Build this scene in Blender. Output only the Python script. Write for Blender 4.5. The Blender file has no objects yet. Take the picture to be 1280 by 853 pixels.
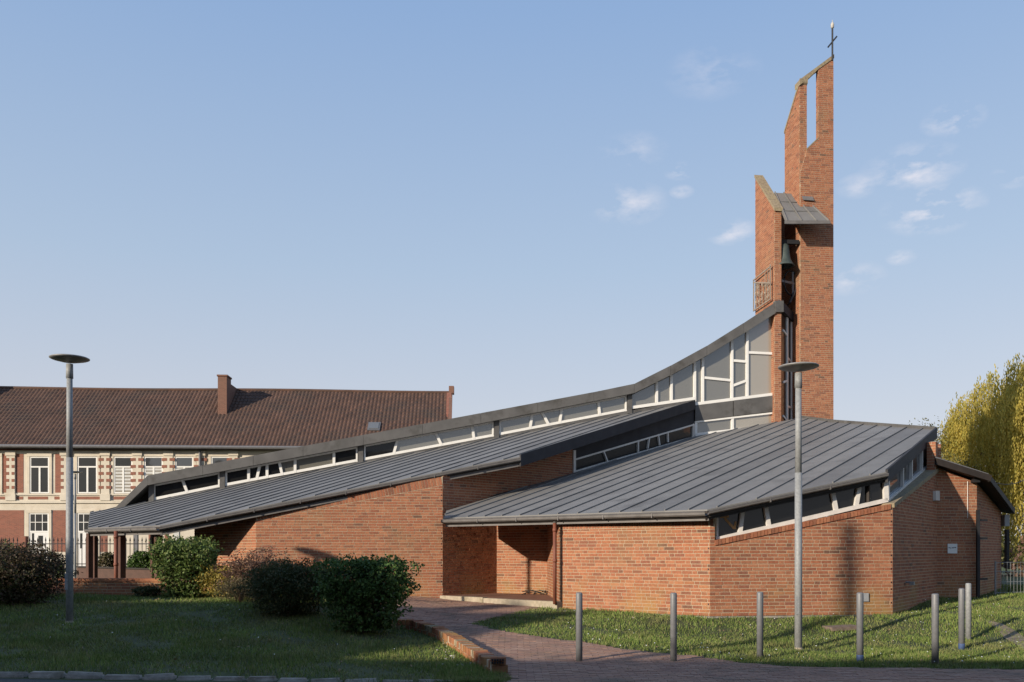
import bpy, bmesh, math, random
import numpy as np
from mathutils import Vector, Matrix
random.seed(7); RNG = np.random.default_rng(11)
scene = bpy.context.scene
COL = scene.collection
R = math.radians

# ------------------------------------------------------------------ camera, sky, sun, exposure
F, EYE, HZ = 1110.0, 1.22, 690.0            # focal length in photo pixels, eye height, horizon row
cam_d = bpy.data.cameras.new('camera'); cam = bpy.data.objects.new('camera', cam_d); COL.objects.link(cam)
cam.location = (0, 0, EYE); cam.rotation_euler = (R(90), 0, 0)
cam_d.sensor_width = 36; cam_d.lens = F / 1280 * 36
cam_d.shift_y = (HZ - 426.5) / 1280
cam_d.clip_start = 0.1; cam_d.clip_end = 6000
scene.camera = cam

SUN_AZ, SUN_EL = 48.0, 17.0                 # light travels 48 deg to the right of straight ahead
world = bpy.data.worlds.new('World'); scene.world = world; world.use_nodes = True
nt = world.node_tree; nt.nodes.clear()
wo = nt.nodes.new('ShaderNodeOutputWorld'); bg = nt.nodes.new('ShaderNodeBackground')
sky = nt.nodes.new('ShaderNodeTexSky'); sky.sky_type = 'NISHITA'; sky.sun_disc = False
sky.sun_elevation = R(SUN_EL); sky.sun_rotation = R(180 + SUN_AZ)
sky.altitude = 50; sky.air_density = 1.0; sky.dust_density = 1.5; sky.ozone_density = 1.6
bg.inputs['Strength'].default_value = 0.096
nt.links.new(bg.outputs[0], wo.inputs[0])
# small fair-weather clouds low in the sky
tc = nt.nodes.new('ShaderNodeTexCoord'); mp = nt.nodes.new('ShaderNodeMapping')
mp.inputs['Scale'].default_value = (1, 1, 2.2); mp.inputs['Rotation'].default_value = (0, 0, .55)
n1 = nt.nodes.new('ShaderNodeTexNoise'); n1.inputs['Scale'].default_value = 26; n1.inputs['Detail'].default_value = 8; n1.inputs['Roughness'].default_value = .58
r1n = nt.nodes.new('ShaderNodeMapRange'); r1n.inputs[1].default_value = .44; r1n.inputs[2].default_value = .68
mul2 = nt.nodes.new('ShaderNodeMath'); mul2.operation = 'MULTIPLY'; mul2.inputs[1].default_value = .85; mul2.use_clamp = True
acc = None
sc_v = nt.nodes.new('ShaderNodeVectorMath'); sc_v.operation = 'MULTIPLY'; sc_v.inputs[1].default_value = (1, 1, 2.0)
for px_, py_, rad_, op_ in ((1165, 262, .050, 1), (1192, 150, .030, .9), (915, 290, .028, .8), (850, 214, .018, .8), (852, 240, .014, .7), (1140, 212, .05, .75), (785, 255, .045, .6), (1065, 348, .035, .6), (1127, 322, .016, .7), (1272, 218, .025, .6), (890, 90, .05, .3), (790, 190, .04, .35), (1075, 232, .025, .5)):
    v_ = Vector(((px_ - 640) / F, 1, (HZ - py_) / F)).normalized(); v_.z *= 2.0
    ds = nt.nodes.new('ShaderNodeVectorMath'); ds.operation = 'DISTANCE'; ds.inputs[1].default_value = v_
    mr_ = nt.nodes.new('ShaderNodeMapRange'); mr_.inputs[1].default_value = rad_; mr_.inputs[2].default_value = rad_ * .15; mr_.inputs[3].default_value = 0; mr_.inputs[4].default_value = op_
    nt.links.new(sc_v.outputs[0], ds.inputs[0]); nt.links.new(ds.outputs['Value'], mr_.inputs[0])
    if acc is None: acc = mr_.outputs[0]
    else:
        mx_ = nt.nodes.new('ShaderNodeMath'); mx_.operation = 'MAXIMUM'; nt.links.new(acc, mx_.inputs[0]); nt.links.new(mr_.outputs[0], mx_.inputs[1]); acc = mx_.outputs[0]
mul = nt.nodes.new('ShaderNodeMath'); mul.operation = 'MULTIPLY'
mixc = nt.nodes.new('ShaderNodeMix'); mixc.data_type = 'RGBA'; mixc.inputs[7].default_value = (8.2, 7.7, 7.9, 1)
L = nt.links.new
L(tc.outputs['Generated'], mp.inputs[0]); L(tc.outputs['Generated'], sc_v.inputs[0]); L(mp.outputs[0], n1.inputs[0])
L(n1.outputs[0], r1n.inputs[0]); L(r1n.outputs[0], mul.inputs[0]); L(acc, mul.inputs[1])
L(mul.outputs[0], mul2.inputs[0]); L(mul2.outputs[0], mixc.inputs[0]); # thin even haze over the clear sky: pale at the horizon all round, bluer towards the zenith
sxyz = nt.nodes.new('ShaderNodeSeparateXYZ'); hz_r = nt.nodes.new('ShaderNodeValToRGB'); hz_m = nt.nodes.new('ShaderNodeMix'); hz_m.data_type = 'RGBA'; hz_m.inputs[0].default_value = .8
L(tc.outputs['Generated'], sxyz.inputs[0]); L(sxyz.outputs[2], hz_r.inputs[0])
els = hz_r.color_ramp.elements; els.new(.5); els.new(.5); els.new(.5)
for e_, (pos, c) in zip(els, ((0.0, (.61, .597, .635)), (.12, (.565, .58, .645)), (.30, (.405, .51, .66)), (.52, (.265, .40, .64)), (1.0, (.15, .27, .50)))): e_.position = pos; e_.color = (*c, 1)
hz_s = nt.nodes.new('ShaderNodeVectorMath'); hz_s.operation = 'SCALE'; hz_s.inputs['Scale'].default_value = 10.2
L(hz_r.outputs[0], hz_s.inputs[0]); L(sky.outputs[0], hz_m.inputs[6]); L(hz_s.outputs[0], hz_m.inputs[7]); L(hz_m.outputs[2], mixc.inputs[6])
L(mixc.outputs[2], bg.inputs[0])

sun_d = bpy.data.lights.new('sun', 'SUN'); sun = bpy.data.objects.new('sun', sun_d); COL.objects.link(sun)
sun_d.energy = 5.0; sun_d.angle = R(0.55); sun_d.color = (1.0, .87, .70)
sdir = Vector((math.sin(R(SUN_AZ)) * math.cos(R(SUN_EL)), math.cos(R(SUN_AZ)) * math.cos(R(SUN_EL)), -math.sin(R(SUN_EL))))
sun.rotation_euler = sdir.to_track_quat('-Z', 'Y').to_euler()
scene.view_settings.view_transform = 'Standard'; scene.view_settings.look = 'None'
scene.view_settings.exposure = 0.3; scene.view_settings.gamma = 1; scene.view_settings.use_curve_mapping = False

# ------------------------------------------------------------------ materials
MAT = {}
ALB = {'white_frame': .92, 'door_white': .9, 'sign_white': .9, 'cream_stone': .88, 'grass': 1.2, 'leaf_hedge': 1.5, 'leaf_gloss': 1.45, 'leaf_dark': 1.35, 'leaf_purple': 1.2, 'leaf_yellow': 1.3, 'alu_frame': 1.15, 'leaf_willow': 1.45, 'leaf_spring': .9, 'leaf_brown': 1.0, 'daisy': .9, 'soil': .9, 'paver': 1.05, 'galvanised': .9}
def mat(name, col, rough=.7, metal=0.0, var=.15, nscale=6.0, bump=0.0, bscale=40.0, tones=None, spec=.4, dirt=None, dscale=1.3, dr=(.52, .68), algae=None):
    """noise-varied principled; tones = list of colours picked by the face attribute 'tone' plus the object's random"""
    k_ = ALB.get(name, .8); col = tuple(c * k_ for c in col) if col else None; dirt = tuple(c * k_ for c in dirt) if dirt else None
    tones = [(p_, tuple(c * k_ for c in cc_)) for p_, cc_ in tones] if tones else None
    m = bpy.data.materials.new(name); m.use_nodes = True; MAT[name] = m
    t = m.node_tree; N = t.nodes; LK = t.links.new
    p = N['Principled BSDF']; p.inputs['Roughness'].default_value = rough; p.inputs['Metallic'].default_value = metal
    p.inputs['Specular IOR Level'].default_value = spec
    geo = N.new('ShaderNodeNewGeometry')
    nz = N.new('ShaderNodeTexNoise'); nz.inputs['Scale'].default_value = nscale; nz.inputs['Detail'].default_value = 6
    LK(geo.outputs['Position'], nz.inputs['Vector'])
    if tones:
        at = N.new('ShaderNodeAttribute'); at.attribute_name = 'tone'
        oi = N.new('ShaderNodeObjectInfo'); ad = N.new('ShaderNodeMath'); ad.operation = 'ADD'
        fr = N.new('ShaderNodeMath'); fr.operation = 'FRACT'
        LK(at.outputs['Fac'], ad.inputs[0]); LK(oi.outputs['Random'], ad.inputs[1]); LK(ad.outputs[0], fr.inputs[0])
        cr = N.new('ShaderNodeValToRGB'); cr.color_ramp.interpolation = 'LINEAR'
        els = cr.color_ramp.elements
        while len(els) < len(tones): els.new(.5)
        for i, c in enumerate(tones):
            els[i].position = c[0]; els[i].color = (*c[1], 1)
        LK(fr.outputs[0], cr.inputs[0]); base = cr.outputs[0]
    else:
        rgb = N.new('ShaderNodeRGB'); rgb.outputs[0].default_value = (*col, 1); base = rgb.outputs[0]
    mr = N.new('ShaderNodeMapRange'); mr.inputs[1].default_value = .25; mr.inputs[2].default_value = .75
    mr.inputs[3].default_value = 1 - var; mr.inputs[4].default_value = 1 + var
    LK(nz.outputs[0], mr.inputs[0])
    mx = N.new('ShaderNodeVectorMath'); mx.operation = 'SCALE'
    LK(base, mx.inputs[0]); LK(mr.outputs[0], mx.inputs['Scale']); out = mx.outputs[0]
    if dirt:
        n3 = N.new('ShaderNodeTexNoise'); n3.inputs['Scale'].default_value = dscale; n3.inputs['Detail'].default_value = 7; n3.inputs['Roughness'].default_value = .65
        LK(geo.outputs['Position'], n3.inputs['Vector'])
        m3 = N.new('ShaderNodeMapRange'); m3.inputs[1].default_value = dr[0]; m3.inputs[2].default_value = dr[1]; m3.inputs[4].default_value = .8
        LK(n3.outputs[0], m3.inputs[0])
        mm = N.new('ShaderNodeMix'); mm.data_type = 'RGBA'; mm.inputs[7].default_value = (*dirt, 1)
        LK(m3.outputs[0], mm.inputs[0]); LK(out, mm.inputs[6]); out = mm.outputs[2]
    if algae:                                  # growth and splash stains at the foot of the walls
        sp = N.new('ShaderNodeSeparateXYZ'); LK(geo.outputs['Position'], sp.inputs[0])
        ma = N.new('ShaderNodeMapRange'); ma.inputs[1].default_value = .75; ma.inputs[2].default_value = .0; LK(sp.outputs[2], ma.inputs[0])
        n4 = N.new('ShaderNodeTexNoise'); n4.inputs['Scale'].default_value = 1.1; n4.inputs['Detail'].default_value = 6; LK(geo.outputs['Position'], n4.inputs['Vector'])
        m4 = N.new('ShaderNodeMapRange'); m4.inputs[1].default_value = .45; m4.inputs[2].default_value = .66; m4.inputs[4].default_value = .75; LK(n4.outputs[0], m4.inputs[0])
        mu = N.new('ShaderNodeMath'); mu.operation = 'MULTIPLY'; LK(ma.outputs[0], mu.inputs[0]); LK(m4.outputs[0], mu.inputs[1])
        mm = N.new('ShaderNodeMix'); mm.data_type = 'RGBA'; mm.inputs[7].default_value = (*algae, 1)
        LK(mu.outputs[0], mm.inputs[0]); LK(out, mm.inputs[6]); out = mm.outputs[2]
    LK(out, p.inputs['Base Color'])
    if bump:
        nb = N.new('ShaderNodeTexNoise'); nb.inputs['Scale'].default_value = bscale; nb.inputs['Detail'].default_value = 5
        LK(geo.outputs['Position'], nb.inputs['Vector'])
        b = N.new('ShaderNodeBump'); b.inputs['Strength'].default_value = bump; b.inputs['Distance'].default_value = .02
        LK(nb.outputs[0], b.inputs['Height']); LK(b.outputs[0], p.inputs['Normal'])
    return m

BT = [(0, (.37, .132, .068)), (.15, (.42, .168, .084)), (.3, (.30, .108, .058)), (.45, (.44, .188, .098)), (.6, (.35, .124, .064)), (.75, (.39, .155, .078)), (.88, (.26, .105, .06)),
      (.965, (.30, .11, .065)), (.985, (.20, .095, .06)), (1.0, (.17, .085, .055))]
mat('brick', None, .85, var=.22, nscale=22, tones=BT, bump=.35, bscale=120, dirt=(.27, .17, .085), dscale=.55, dr=(.54, .76), algae=(.30, .20, .06))
mat('mortar', (.50, .40, .28), .95, var=.2, nscale=30, bump=.4, bscale=150)
mat('zinc', None, .6, var=.10, nscale=2.2, tones=[(0, (.175, .171, .167)), (.35, (.24, .235, .228)), (.7, (.20, .196, .19)), (1, (.23, .225, .22))], spec=.3, dirt=(.145, .14, .135), dscale=.9, bump=.25, bscale=1.6)
mat('fascia', (.046, .046, .052), .65, var=.2, nscale=3, spec=.15)
mat('zinc_cladding', (.125, .122, .12), .55, var=.2, nscale=2.5, spec=.25, dirt=(.07, .066, .06), dscale=2)
mat('gutter', (.17, .16, .155), .5, .0, var=.2, nscale=5, spec=.4)
mat('soffit', (.045, .035, .03), .8, var=.2)
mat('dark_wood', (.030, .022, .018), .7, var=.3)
mat('white_frame', (.74, .73, .70), .45, var=.06, nscale=4)
mat('alu_frame', (.52, .50, .47), .4, var=.1, nscale=6)
mat('lichen_stone', (.30, .24, .16), .95, var=.35, nscale=14, bump=.6, bscale=50, dirt=(.36, .31, .16), dscale=5)
mat('concrete', (.42, .36, .27), .9, var=.2, nscale=9, bump=.4, bscale=60, dirt=(.28, .24, .15), dscale=3)
mat('portal_floor', (.22, .11, .075), .8, var=.2, nscale=5)
mat('rust_pipe', (.22, .075, .045), .6, var=.2, nscale=6)
mat('post_brown', (.10, .045, .03), .65, var=.25)
mat('galvanised', (.27, .28, .285), .6, .05, var=.22, nscale=28)
mat('lamp_head', (.30, .30, .30), .5, .2, var=.1)
mat('bollard_paint', (.20, .205, .215), .5, .1, var=.12, nscale=18)
mat('bollard_blue', (.06, .10, .22), .6, var=.3, nscale=20)
mat('black_iron', (.03, .03, .033), .55, .3, var=.2)
mat('wrought_iron', (.34, .28, .22), .6, .2, var=.4, nscale=30)
mat('bronze', (.075, .095, .088), .55, .2, var=.3)
mat('asphalt', (.085, .082, .08), .9, var=.25, nscale=60, bump=.5, bscale=200)
mat('kerb_stone', (.34, .31, .27), .9, var=.3, nscale=9, bump=.5, bscale=40, dirt=(.18, .16, .11), dscale=4)
mat('paver', None, .85, var=.22, nscale=14, tones=[(0, (.26, .15, .105)), (.3, (.29, .175, .125)), (.6, (.225, .13, .098)), (.85, (.31, .20, .15)), (1, (.25, .145, .105))], bump=.3, bscale=90, dirt=(.13, .10, .075), dscale=1.0)
mat('paver_joint', (.13, .10, .07), .95, var=.3, nscale=20, dirt=(.08, .09, .04), dscale=1.5)
mat('soil', (.06, .072, .028), .95, var=.35, nscale=3, dirt=(.15, .115, .07), dscale=1.1, dr=(.56, .72))
mat('grass', None, .75, var=.35, nscale=1.3, tones=[(0, (.07, .115, .022)), (.45, (.105, .15, .032)), (.8, (.14, .17, .045)), (.92, (.18, .18, .065)), (1, (.25, .21, .11))], spec=.25, dirt=(.17, .15, .07), dscale=.8, dr=(.5, .72))
mat('daisy', (.8, .79, .74), .7, var=.05)
mat('dead_leaf', (.26, .17, .09), .8, var=.3, nscale=30)
mat('litter', (.50, .48, .44), .8, var=.2, nscale=30)
mat('bark', (.10, .075, .05), .9, var=.3, nscale=20, bump=.6, bscale=40)
mat('twig', (.13, .075, .05), .9, var=.3, nscale=20)
mat('cream_stone', (.62, .56, .46), .85, var=.1, nscale=1.5, dirt=(.50, .43, .33), dscale=1.0)
mat('slate_metal', (.18, .18, .19), .5, .2, var=.15)
mat('door_white', (.74, .73, .71), .5, var=.05)
mat('blind', (.62, .62, .60), .6, var=.1)
mat('box_grey', (.38, .39, .40), .5, var=.15)
mat('sign_white', (.72, .72, .70), .5, var=.05)
mat('sign_ink', (.10, .11, .13), .6, var=.1)
mat('sand_wood', (.46, .27, .11), .7, var=.2, nscale=15)
mat('render_beige', (.46, .40, .32), .9, var=.12, nscale=1)
mat('far_ground', (.10, .13, .04), .95, var=.35, nscale=.12, dirt=(.17, .15, .08), dscale=.05)
mat('stone_slab', (.20, .15, .12), .9, var=.3, nscale=10)
mat('concrete_pole', (.40, .38, .34), .9, var=.15)

def leafmat(name, tones, trans=.25, var=.25):
    m = mat(name, None, .6, var=var, nscale=1.6, tones=tones, spec=.3)
    p = m.node_tree.nodes['Principled BSDF']; N = m.node_tree.nodes
    tr = N.new('ShaderNodeBsdfTranslucent'); mx = N.new('ShaderNodeMixShader'); mx.inputs[0].default_value = trans
    src = p.inputs['Base Color'].links[0].from_socket
    m.node_tree.links.new(src, tr.inputs[0]); m.node_tree.links.new(p.outputs[0], mx.inputs[1]); m.node_tree.links.new(tr.outputs[0], mx.inputs[2])
    m.node_tree.links.new(mx.outputs[0], N['Material Output'].inputs[0])
leafmat('leaf_hedge', [(0, (.045, .075, .018)), (.5, (.07, .11, .026)), (.85, (.10, .13, .036)), (1, (.12, .125, .045))])
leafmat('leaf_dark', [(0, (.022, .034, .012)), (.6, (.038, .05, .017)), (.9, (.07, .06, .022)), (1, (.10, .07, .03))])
leafmat('leaf_gloss', [(0, (.026, .052, .014)), (.6, (.045, .085, .02)), (1, (.085, .13, .035))])
leafmat('leaf_brown', [(0, (.10, .055, .04)), (.5, (.15, .085, .06)), (1, (.20, .13, .085))])
leafmat('leaf_purple', [(0, (.05, .032, .022)), (.5, (.075, .05, .03)), (1, (.05, .055, .022))])
leafmat('leaf_yellow', [(0, (.20, .16, .03)), (.5, (.28, .21, .045)), (1, (.15, .14, .035))])
leafmat('leaf_straw', [(0, (.18, .14, .085)), (.5, (.14, .12, .06)), (1, (.10, .10, .04))])
leafmat('leaf_willow', [(0, (.26, .23, .05)), (.4, (.38, .31, .07)), (.75, (.46, .37, .10)), (1, (.26, .26, .07))], .6)
leafmat('leaf_spring', [(0, (.12, .13, .04)), (.5, (.18, .18, .06)), (1, (.13, .11, .05))], .3)

def glassmat(name, tint, refl, rough=.03):
    m = bpy.data.materials.new(name); m.use_nodes = True; MAT[name] = m
    N = m.node_tree.nodes; p = N['Principled BSDF']; LK = m.node_tree.links.new
    p.inputs['Base Color'].default_value = (*tint, 1); p.inputs['Roughness'].default_value = .35; p.inputs['Specular IOR Level'].default_value = .2
    g = N.new('ShaderNodeBsdfGlossy'); g.inputs['Roughness'].default_value = rough; g.inputs['Color'].default_value = (.9, .92, .95, 1)
    geo = N.new('ShaderNodeNewGeometry')
    nb = N.new('ShaderNodeTexNoise'); nb.inputs['Scale'].default_value = .9; LK(geo.outputs['Position'], nb.inputs['Vector'])
    b = N.new('ShaderNodeBump'); b.inputs['Strength'].default_value = .06; b.inputs['Distance'].default_value = .05
    LK(nb.outputs[0], b.inputs['Height']); LK(b.outputs[0], g.inputs['Normal'])
    fz = N.new('ShaderNodeFresnel'); fz.inputs[0].default_value = 1.5
    ad = N.new('ShaderNodeMath'); ad.operation = 'ADD'; ad.inputs[1].default_value = refl; ad.use_clamp = True
    mx = N.new('ShaderNodeMixShader'); LK(fz.outputs[0], ad.inputs[0]); LK(ad.outputs[0], mx.inputs[0])
    LK(p.outputs[0], mx.inputs[1]); LK(g.outputs[0], mx.inputs[2]); LK(mx.outputs[0], N['Material Output'].inputs[0])
glassmat('glass_sky', (.13, .125, .108), .09)  # grey base colour paints in the sky mirrored in the panes
glassmat('glass_dark', (.006, .006, .006), -.015)
glassmat('glass_pale', (.27, .245, .20), .10, .12)
glassmat('glass_house', (.03, .033, .035), .06)

# procedural brickwork for walls too far to pick single bricks apart
def brickmat(name, c1, c2, cm, bw=.22, bh=.065):
    m = bpy.data.materials.new(name); m.use_nodes = True; MAT[name] = m
    N = m.node_tree.nodes; p = N['Principled BSDF']; LK = m.node_tree.links.new; p.inputs['Roughness'].default_value = .9
    geo = N.new('ShaderNodeNewGeometry'); sp = N.new('ShaderNodeSeparateXYZ'); LK(geo.outputs['Position'], sp.inputs[0])
    ad = N.new('ShaderNodeMath'); ad.operation = 'ADD'; LK(sp.outputs[0], ad.inputs[0]); LK(sp.outputs[1], ad.inputs[1])
    cb = N.new('ShaderNodeCombineXYZ'); LK(ad.outputs[0], cb.inputs[0]); LK(sp.outputs[2], cb.inputs[1])
    bt = N.new('ShaderNodeTexBrick'); bt.inputs['Scale'].default_value = 1; bt.inputs['Brick Width'].default_value = bw; bt.inputs['Row Height'].default_value = bh
    bt.inputs['Mortar Size'].default_value = .008; bt.inputs['Color1'].default_value = (*c1, 1); bt.inputs['Color2'].default_value = (*c2, 1); bt.inputs['Mortar'].default_value = (*cm, 1)
    LK(cb.outputs[0], bt.inputs['Vector']); LK(bt.outputs[0], p.inputs['Base Color'])
brickmat('chimney_brick', (.17, .075, .052), (.13, .056, .04), (.18, .125, .09))
brickmat('house_brick', (.26, .085, .055), (.185, .06, .042), (.23, .15, .105))
brickmat('plain_brick', (.32, .12, .056), (.27, .09, .045), (.34, .26, .18), .23, .07)
mat('roof_tile', None, .8, var=.25, nscale=1.2, tones=[(0, (.10, .055, .038)), (.5, (.13, .068, .046)), (.9, (.075, .044, .033)), (1, (.15, .082, .056))], dirt=(.07, .05, .04), dscale=.45, dr=(.48, .68))

# ------------------------------------------------------------------ mesh helpers
class MB:
    def __init__(s): s.v = []; s.f = []; s.t = []
    def add(s, vs, fs, tone=0.0):
        o = len(s.v); s.v += [tuple(x) for x in vs]
        for f in fs: s.f.append(tuple(i + o for i in f)); s.t.append(tone)
        return s
    def prism(s, front, back, tone=0.0):
        """front/back: matching loops; front counter-clockwise seen from outside"""
        n = len(front)
        fs = [tuple(range(n)), tuple(range(2 * n - 1, n - 1, -1))]
        fs += [(i, i + n, (i + 1) % n + n, (i + 1) % n) for i in range(n)]
        return s.add(list(front) + list(back), fs, tone)
    def box(s, c, dx, dy, dz, ax=(1, 0, 0), ay=(0, 1, 0), az=(0, 0, 1), tone=0.0):
        c = Vector(c); ax = Vector(ax) * dx / 2; ay = Vector(ay) * dy / 2; az = Vector(az) * dz / 2
        p = [c + sx * ax + sy * ay + sz * az for sz in (-1, 1) for sx, sy in ((-1, -1), (1, -1), (1, 1), (-1, 1))]
        return s.add(p, [(3, 2, 1, 0), (4, 5, 6, 7), (0, 1, 5, 4), (1, 2, 6, 5), (2, 3, 7, 6), (3, 0, 4, 7)], tone)
    def beam(s, a, b, w, h, up=(0, 0, 1), tone=0.0):
        a = Vector(a); b = Vector(b); d = (b - a); l = d.length; d.normalize()
        sd = d.cross(Vector(up)); sd.normalize(); u = sd.cross(d)
        return s.box((a + b) / 2, l, w, h, d, sd, u, tone)
    def tube(s, pts, rad, n=10, tone=0.0, caps=True):
        pts = [Vector(p) for p in pts]; rs = rad if hasattr(rad, '__len__') else [rad] * len(pts)
        vs = []; fs = []
        for i, p in enumerate(pts):
            d = (pts[min(i + 1, len(pts) - 1)] - pts[max(i - 1, 0)]).normalized()
            r = Vector((0, 0, 1)) if abs(d.z) < .9 else Vector((1, 0, 0))
            a = d.cross(r).normalized(); b = d.cross(a)
            for k in range(n):
                t = 2 * math.pi * k / n; vs.append(p + (a * math.cos(t) + b * math.sin(t)) * rs[i])
        for i in range(len(pts) - 1):
            for k in range(n):
                fs.append((i * n + k, i * n + (k + 1) % n, (i + 1) * n + (k + 1) % n, (i + 1) * n + k))
        if caps: fs += [tuple(range(n)), tuple(range(len(vs) - 1, len(vs) - n - 1, -1))]
        return s.add(vs, fs, tone)
    def lathe(s, c, prof, n=24, tone=0.0):
        c = Vector(c); vs = []; fs = []
        for r, z in prof:
            for k in range(n):
                t = 2 * math.pi * k / n; vs.append(c + Vector((r * math.cos(t), r * math.sin(t), z)))
        for i in range(len(prof) - 1):
            for k in range(n): fs.append((i * n + k, i * n + (k + 1) % n, (i + 1) * n + (k + 1) % n, (i + 1) * n + k))
        fs += [tuple(range(n - 1, -1, -1)), tuple(range(len(vs) - n, len(vs)))]
        return s.add(vs, fs, tone)
    def mesh(s, name, m, smooth=False, normals=True):
        me = bpy.data.meshes.new(name); me.from_pydata(s.v, [], s.f)
        if any(s.t):
            at = me.attributes.new('tone', 'FLOAT', 'FACE'); at.data.foreach_set('value', np.array(s.t, dtype=np.float32))
        me.materials.append(MAT[m])
        if normals:
            b = bmesh.new(); b.from_mesh(me); bmesh.ops.recalc_face_normals(b, faces=b.faces); b.to_mesh(me); b.free()
        if smooth: me.shade_smooth(); 
        return me
    def build(s, name, m, parent=None, smooth=False, **kw):
        o = bpy.data.objects.new(name, s.mesh(name, m, smooth)); COL.objects.link(o)
        return tag(o, parent=parent, **kw)

def tag(o, label=None, cat=None, group=None, kind=None, parent=None):
    if parent is not None: o.parent = parent; o.matrix_parent_inverse = Matrix.Translation(parent_loc(parent)).inverted() if parent_loc(parent).length else Matrix()
    if label: o['label'] = label
    if cat: o['category'] = cat
    if group: o['group'] = group
    if kind: o['kind'] = kind
    return o
def parent_loc(o):
    v = Vector((0, 0, 0))
    while o is not None:
        v = v + o.location; o = o.parent if o.parent and o.matrix_parent_inverse == Matrix() else None
    return v
def thing(name, label, cat, group=None, loc=(0, 0, 0)):
    o = bpy.data.objects.new(name, None); COL.objects.link(o); o.empty_display_size = .3; o.location = loc
    return tag(o, label, cat, group)
def raw_mesh(name, verts, faces_n, m, tone=None, parent=None, smooth=False, **kw):
    """fast mesh from numpy: verts (n,3), every face has faces_n consecutive vertices"""
    n = len(verts); k = n // faces_n
    me = bpy.data.meshes.new(name); me.vertices.add(n); me.vertices.foreach_set('co', np.ascontiguousarray(verts, dtype=np.float32).ravel())
    me.loops.add(n); me.loops.foreach_set('vertex_index', np.arange(n, dtype=np.int32))
    me.polygons.add(k); me.polygons.foreach_set('loop_start', np.arange(0, n, faces_n, dtype=np.int32))
    me.update(calc_edges=True); me.validate()
    if tone is not None:
        at = me.attributes.new('tone', 'FLOAT', 'FACE'); at.data.foreach_set('value', tone.astype(np.float32))
    me.materials.append(MAT[m])
    o = bpy.data.objects.new(name, me); COL.objects.link(o)
    return tag(o, parent=parent, **kw)

def at(x, y, Y): return Vector(((x - 640) / F * Y, Y, EYE + (HZ - y) / F * Y))
class WP:
    """vertical wall plane through two plan points, left to right seen from outside"""
    def __init__(s, a, b):
        s.a = Vector((a[0], a[1])); s.b = Vector((b[0], b[1])); s.d = (s.b - s.a).normalized(); s.len = (s.b - s.a).length
        s.n = Vector((s.d.y, -s.d.x)); s.rz = math.atan2(s.d.y, s.d.x)
    def sz(s, x, y):
        k = (x - 640) / F                                   # ray X = k*Y
        t = (k * s.a.y - s.a.x) / (s.d.x - k * s.d.y)
        Y = s.a.y + t * s.d.y
        return (t, EYE + (HZ - y) / F * Y)
    def pt(s, t, z, out=0.0):
        p = s.a + s.d * t + s.n * out; return Vector((p.x, p.y, z))
    def plate(s, mb, poly, o0, o1, tone=0.0):
        poly = ccw(poly); mb.prism([s.pt(t, z, o0) for t, z in poly], [s.pt(t, z, o1) for t, z in poly], tone); return mb
    def pp(s, mb, pix, o0, o1): return s.plate(mb, [s.sz(*p) for p in pix], o0, o1)
    def bar(s, mb, p, q, w, o0, o1):
        p = Vector(s.sz(*p)); q = Vector(s.sz(*q)); d = (q - p).normalized(); nn = Vector((-d.y, d.x)) * w / 2
        return s.plate(mb, [p - nn, q - nn, q + nn, p + nn], o0, o1)
def area(p): return sum(p[i][0] * p[(i + 1) % len(p)][1] - p[(i + 1) % len(p)][0] * p[i][1] for i in range(len(p))) / 2
def ccw(p): p = list(p); return p if area(p) > 0 else p[::-1]
def halfplane(poly, a, b, c):
    """keep a*x+b*y<=c"""
    out = []
    for i in range(len(poly)):
        p, q = poly[i], poly[(i + 1) % len(poly)]; fp = a * p[0] + b * p[1] - c; fq = a * q[0] + b * q[1] - c
        if fp <= 0: out.append(p)
        if (fp < 0 < fq) or (fq < 0 < fp):
            t = fp / (fp - fq); out.append((p[0] + (q[0] - p[0]) * t, p[1] + (q[1] - p[1]) * t))
    return out
def clip(poly, conv):
    conv = ccw(conv)
    for i in range(len(conv)):
        p, q = conv[i], conv[(i + 1) % len(conv)]; ex, ey = q[0] - p[0], q[1] - p[1]
        poly = halfplane(poly, ey, -ex, ey * p[0] - ex * p[1])
        if len(poly) < 3: return []
    return poly
def inside(x, y, poly):
    x = np.asarray(x); y = np.asarray(y); r = np.zeros(x.shape, bool)
    for i in range(len(poly)):
        (x0, y0), (x1, y1) = poly[i][:2], poly[(i + 1) % len(poly)][:2]
        if y0 == y1: continue
        c = ((y0 > y) != (y1 > y)) & (x < (x1 - x0) * (y - y0) / (y1 - y0) + x0); r ^= c
    return r

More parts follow.
